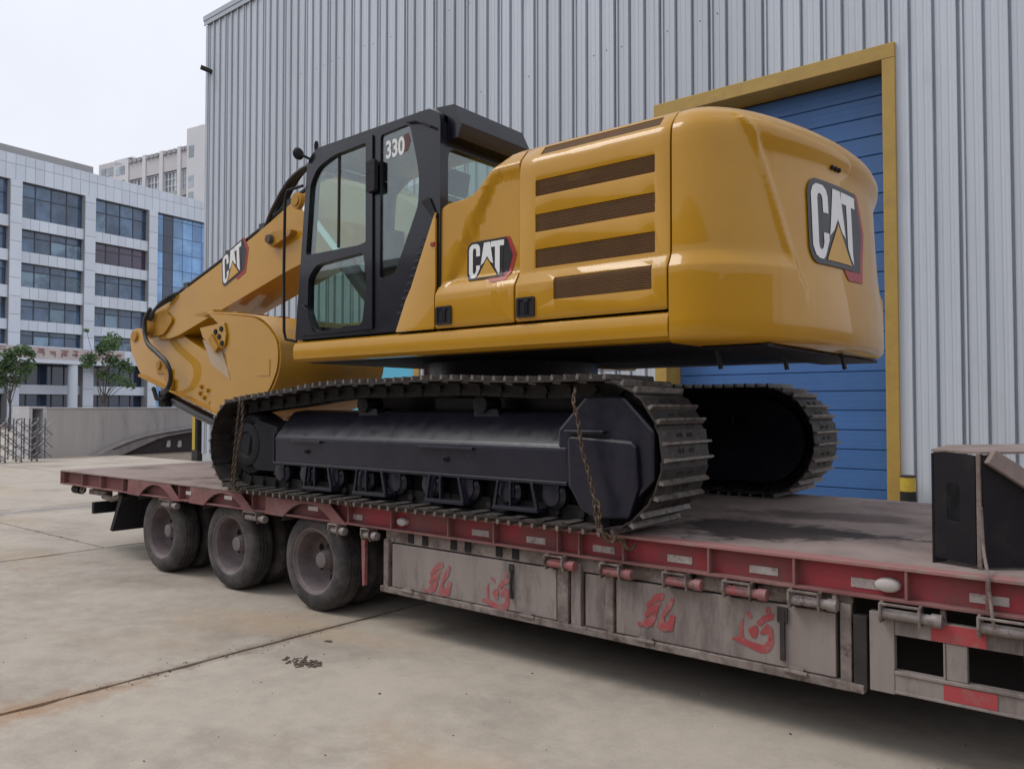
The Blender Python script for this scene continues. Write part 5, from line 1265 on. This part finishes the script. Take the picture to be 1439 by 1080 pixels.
for k in range(5):
    y = by0 + .10 + k*(by1 - by0 - .2)/4; t = MB()
    t.add([(2.05, y - .07, Z(1.93)), (2.05, y + .07, Z(1.93)), (2.05, y + .07, Z(1.83)), (2.05, y - .07, Z(1.83)), (1.84, y - .055, Z(1.935)), (1.84, y + .055, Z(1.935)), (1.84, y + .055, Z(1.85)), (1.84, y - .055, Z(1.85)), (1.60, y - .05, Z(1.905)), (1.60, y + .05, Z(1.905)), (1.60, y + .05, Z(1.89)), (1.60, y - .05, Z(1.89))],
          [(0, 1, 2, 3), (0, 4, 5, 1), (1, 5, 6, 2), (2, 6, 7, 3), (3, 7, 4, 0), (4, 8, 9, 5), (5, 9, 10, 6), (6, 10, 11, 7), (7, 11, 8, 4), (8, 11, 10, 9)])
    t.build('tooth', 'yellow_dull', bu, bevel=.008)
def PZ(l, Y): return [(P_(a, b, Y).x, P_(a, b, Y).z) for a, b in l]
cut = MB().prism(PZ([(282, 461), (316, 453), (319, 470), (317, 485), (304, 495), (299, 490), (286, 474)], .775), 1, .762, .787).build('side_cutter', 'yellow_paint', bu, bevel=.006)
for (px, py) in ((303, 466), (311, 462), (308, 473), (312, 482)):
    q = P_(px, py, .76); MB().lathe([(-.012, 0), (-.012, .030), (0, .034), (0, 0)], (q.x, .7615, q.z), 1, 10).build('bolt', 'hole_dark', cut)
q = P_(297, 473, .76); q2 = P_(307, 492, .76); MB().bar((q.x, .745, q.z), (q2.x, .745, q2.z), .03, .09).build('cutter_tip', 'yellow_dull', cut, bevel=.006)
MB().prism(PZ([(285, 477), (292, 480), (312, 494), (324, 533), (297, 512)], .785), 1, .782, .7865).build('wear_wedge', 'wedge_pale', bu)
MB().prism(zz([(1.95, .62), (2.35, .62), (2.5, .95), (2.1, 1.1)]), 1, 1.20, 1.27).build('hinge_ear', 'yellow_dull', bu, bevel=.01)
MB().prism(zz([(1.95, .62), (2.35, .62), (2.5, .95), (2.1, 1.1)]), 1, 1.77, 1.84).build('hinge_ear', 'yellow_dull', bu, bevel=.01)

# ------------------------------------------------------------------ lashing chains
def chain(path, label, r=.006, step=.036):
    path = [Vector(p) for p in path]
    c = empty('lashing_chain', path[-1], label, 'chain', 'chains holding the excavator')
    ls = [0]
    for a, b in zip(path[:-1], path[1:]): ls.append(ls[-1] + (b - a).length)
    m = MB(); s = 0; k = 0
    while s < ls[-1]:
        i = max(j for j in range(len(ls) - 1) if ls[j] <= s); t = (s - ls[i])/(ls[i+1] - ls[i]); p = path[i].lerp(path[i+1], t); d = (path[i+1] - path[i]).normalized()
        u = d.cross(Vector((0, 1, 0)));  u = u.normalized() if u.length > .1 else Vector((1, 0, 0)); w = d.cross(u)
        side = u if k % 2 else w; side = (side + (w if k % 2 else u)*.35).normalized()
        ring = []
        for j in range(10):
            a = 2*math.pi*j/10; ring.append(p + d*(.027*math.cos(a)) + side*(.014*math.sin(a)))
        m.tube(ring + [ring[0]], r, 5, caps=False)
        s += step; k += 1
    m.build('links', 'chain_rust', c, smooth=60)
    q = path[-1]; h = MB(); h.tube([q, q + Vector((.02, .0, -.04)), q + Vector((.05, .02, -.05)), q + Vector((.06, .04, -.01))], .012, 8); h.build('hook', 'chain_rust', c, smooth=60)
def hang(pts, Y): return [P_(a, b, Y) for a, b in pts]
c1 = [Vector((P_(806, 553, -.02).x, .05, Z(.975)))] + hang([(806, 560), (812, 590), (818, 630), (828, 668), (835, 700), (839, 735), (846, 748)], -.125) + [P_(862, 756, -.10), P_(876, 760, -.03)]
chain(spline(c1, 5), 'rusty lashing chain over the rear of the near track')
c2 = hang([(836, 700), (843, 715), (842, 735), (848, 750)], -.135)
chain(spline(c2, 5), 'short doubled chain end hanging beside the drive guard')
c3 = [Vector((P_(338, 560, -.02).x, .0, Z(.872)))] + hang([(337, 566), (336, 574), (334, 590), (331, 620), (328, 650), (326, 680)], -.115)
chain(spline(c3, 5), 'rusty lashing chain wound over the front idler of the near track')
c4 = hang([(341, 570), (340, 600), (334, 630), (331, 655), (329, 684)], -.125)
chain(spline(c4, 5), 'second strand of rusty chain beside the front idler')

# ------------------------------------------------------------------ black attachment at the front of the deck
K0 = on_plane(2, D, 1380, 801); e1 = Vector((-.96, .28, 0)).normalized(); e2 = Vector((.774, .633, 0)).normalized()
at_ = empty('steel_attachment', K0, 'black steel attachment with slotted end plate on the deck at right', 'attachment')
H1 = .555
def AP(a, b, z): return K0 + e1*a + e2*b + Vector((0, 0, z))
def slab(name, corners, thick, mt, holes=None, bevel=.004):
    """vertical plate in the e1 or e2 direction: corners (distance, height)"""
    return corners
def vplate(name, o, dirv, poly, th, mt, holes=()):
    nrm = Vector((dirv.y, -dirv.x, 0)); M = Matrix((dirv, -nrm, Vector((0, 0, 1)))).transposed().to_4x4(); M.translation = o
    m = MB(); m.prism([poly] + list(holes), 1, 0, th); m.v = [tuple(M @ Vector(p)) for p in m.v]
    return m.build(name, mt, at_, bevel=.003)
vplate('end_plate', K0 + e1*.225, -e1, [(0, .03), (.20, .02), (.20, .545), (.06, .565), (0, .555)], .012, 'attach_black', [round_poly([(.065, .22), (.125, .215), (.125, .40), (.065, .405)], .012, 3)])
vplate('edge_strip', K0 + e1*.238, -e1, [(0, .0), (.012, .0), (.012, .55), (.0, .55)], .35, 'attach_black')
vplate('corner_bar', K0 + e1*.022, -e1, [(0, 0), (.02, 0), (.02, .552), (0, .552)], .03, 'box_trim')
vplate('front_plate', K0 + e2*.012, e2, [(0, .012), (1.0, .012), (1.0, .50), (.36, .36), (.05, .55), (0, .55)], .012, 'attach_black')
vplate('back_plate', K0 + e1*.23 + e2*.60, e2, [(0, .012), (.9, .012), (.9, .54), (0, .54)], .012, 'attach_black')
m = MB(); tp_ = [AP(.235, .0, .556), AP(.0, .0, .553), AP(.0, .04, .553), AP(.10, 1.0, .56), AP(.5, 1.0, .575), AP(.45, .3, .57)]
m.add([p for p in tp_] + [p + Vector((0, 0, .012)) for p in tp_], [(0, 1, 2, 3, 4, 5), (11, 10, 9, 8, 7, 6)] + [(i, (i+1) % 6, 6+(i+1) % 6, 6+i) for i in range(6)])
m.build('top_plate', 'attach_dust', at_)
MB().bar(AP(-.012, .03, .545), AP(-.012, .42, .29), .05, .075, (0, 0, 1)).build('brace', 'attach_dust', at_, bevel=.004)
MB().bar(AP(.10, .012, .235), AP(.02, .02, .19), .008, .012).build('pin', 'pipe_steel', at_)
s_ = empty('lashing_strap', AP(0, -.03, 0), 'dark lashing strap from the black attachment down over the deck edge', 'strap')
MB().tube(spline([AP(-.01, -.01, .30), AP(-.02, -.012, .10), P_(1388, 806, -.012), P_(1390, 830, -.012), P_(1394, 862, -.04), P_(1397, 884, -.03)], 5), .0075, 6).build('webbing', 'box_trim', s_, smooth=60)

# ------------------------------------------------------------------ debris on the concrete
def debris(px, py, rad, n, label, seed, mt='mud'):
    r = random.Random(seed); c = on_plane(2, 0, px, py)
    d = empty('dirt_clump', c, label, 'debris', 'bits of dirt on the concrete')
    m = MB()
    for k in range(n):
        a = r.uniform(0, 6.28); q = c + Vector((math.cos(a), math.sin(a)*.5, 0))*rad*r.random()**.7; s = r.uniform(.012, .03)
        M = Matrix.Translation(q + Vector((0, 0, s*.12))) @ Matrix.Rotation(r.uniform(0, 6), 4, 'Z') @ Matrix.Rotation(r.uniform(-.15, .15), 4, 'X')
        b = MB().obox(M, s*r.uniform(1.2, 2.6), s*r.uniform(.3, .7), s*.25); m.add(b.v, b.f)
    m.build('crumbs', mt, d)
debris(425, 930, .17, 60, 'flat clump of dark dirt in front of the trailer wheels', 1)
debris(462, 901, .03, 5, 'small dark scrap near the slab joint', 2)

# grit scattered over the slabs: too fine to count
r = random.Random(77); m = MB()
for k in range(420):
    if r.random() < .3: q = Vector((5.52 + r.gauss(0, .07), r.uniform(-4, .2), 0))
    else: q = Vector((r.uniform(-3, 11), r.uniform(-4.0, .6), 0))
    sz = r.uniform(.0018, .0045)*(1.8 if r.random() < .05 else 1)
    M = Matrix.Translation(q + Vector((0, 0, sz*.3))) @ Matrix.Rotation(r.uniform(0, 6), 4, 'Z') @ Matrix.Rotation(r.uniform(-.6, .6), 4, 'X')
    b = MB().obox(M, sz*2, sz*r.uniform(.9, 1.8), sz*1.2); m.add(b.v, b.f)
tag(m.build('grit', 'mud'), 'fine dark grit scattered over the concrete yard', 'grit', kind='stuff')
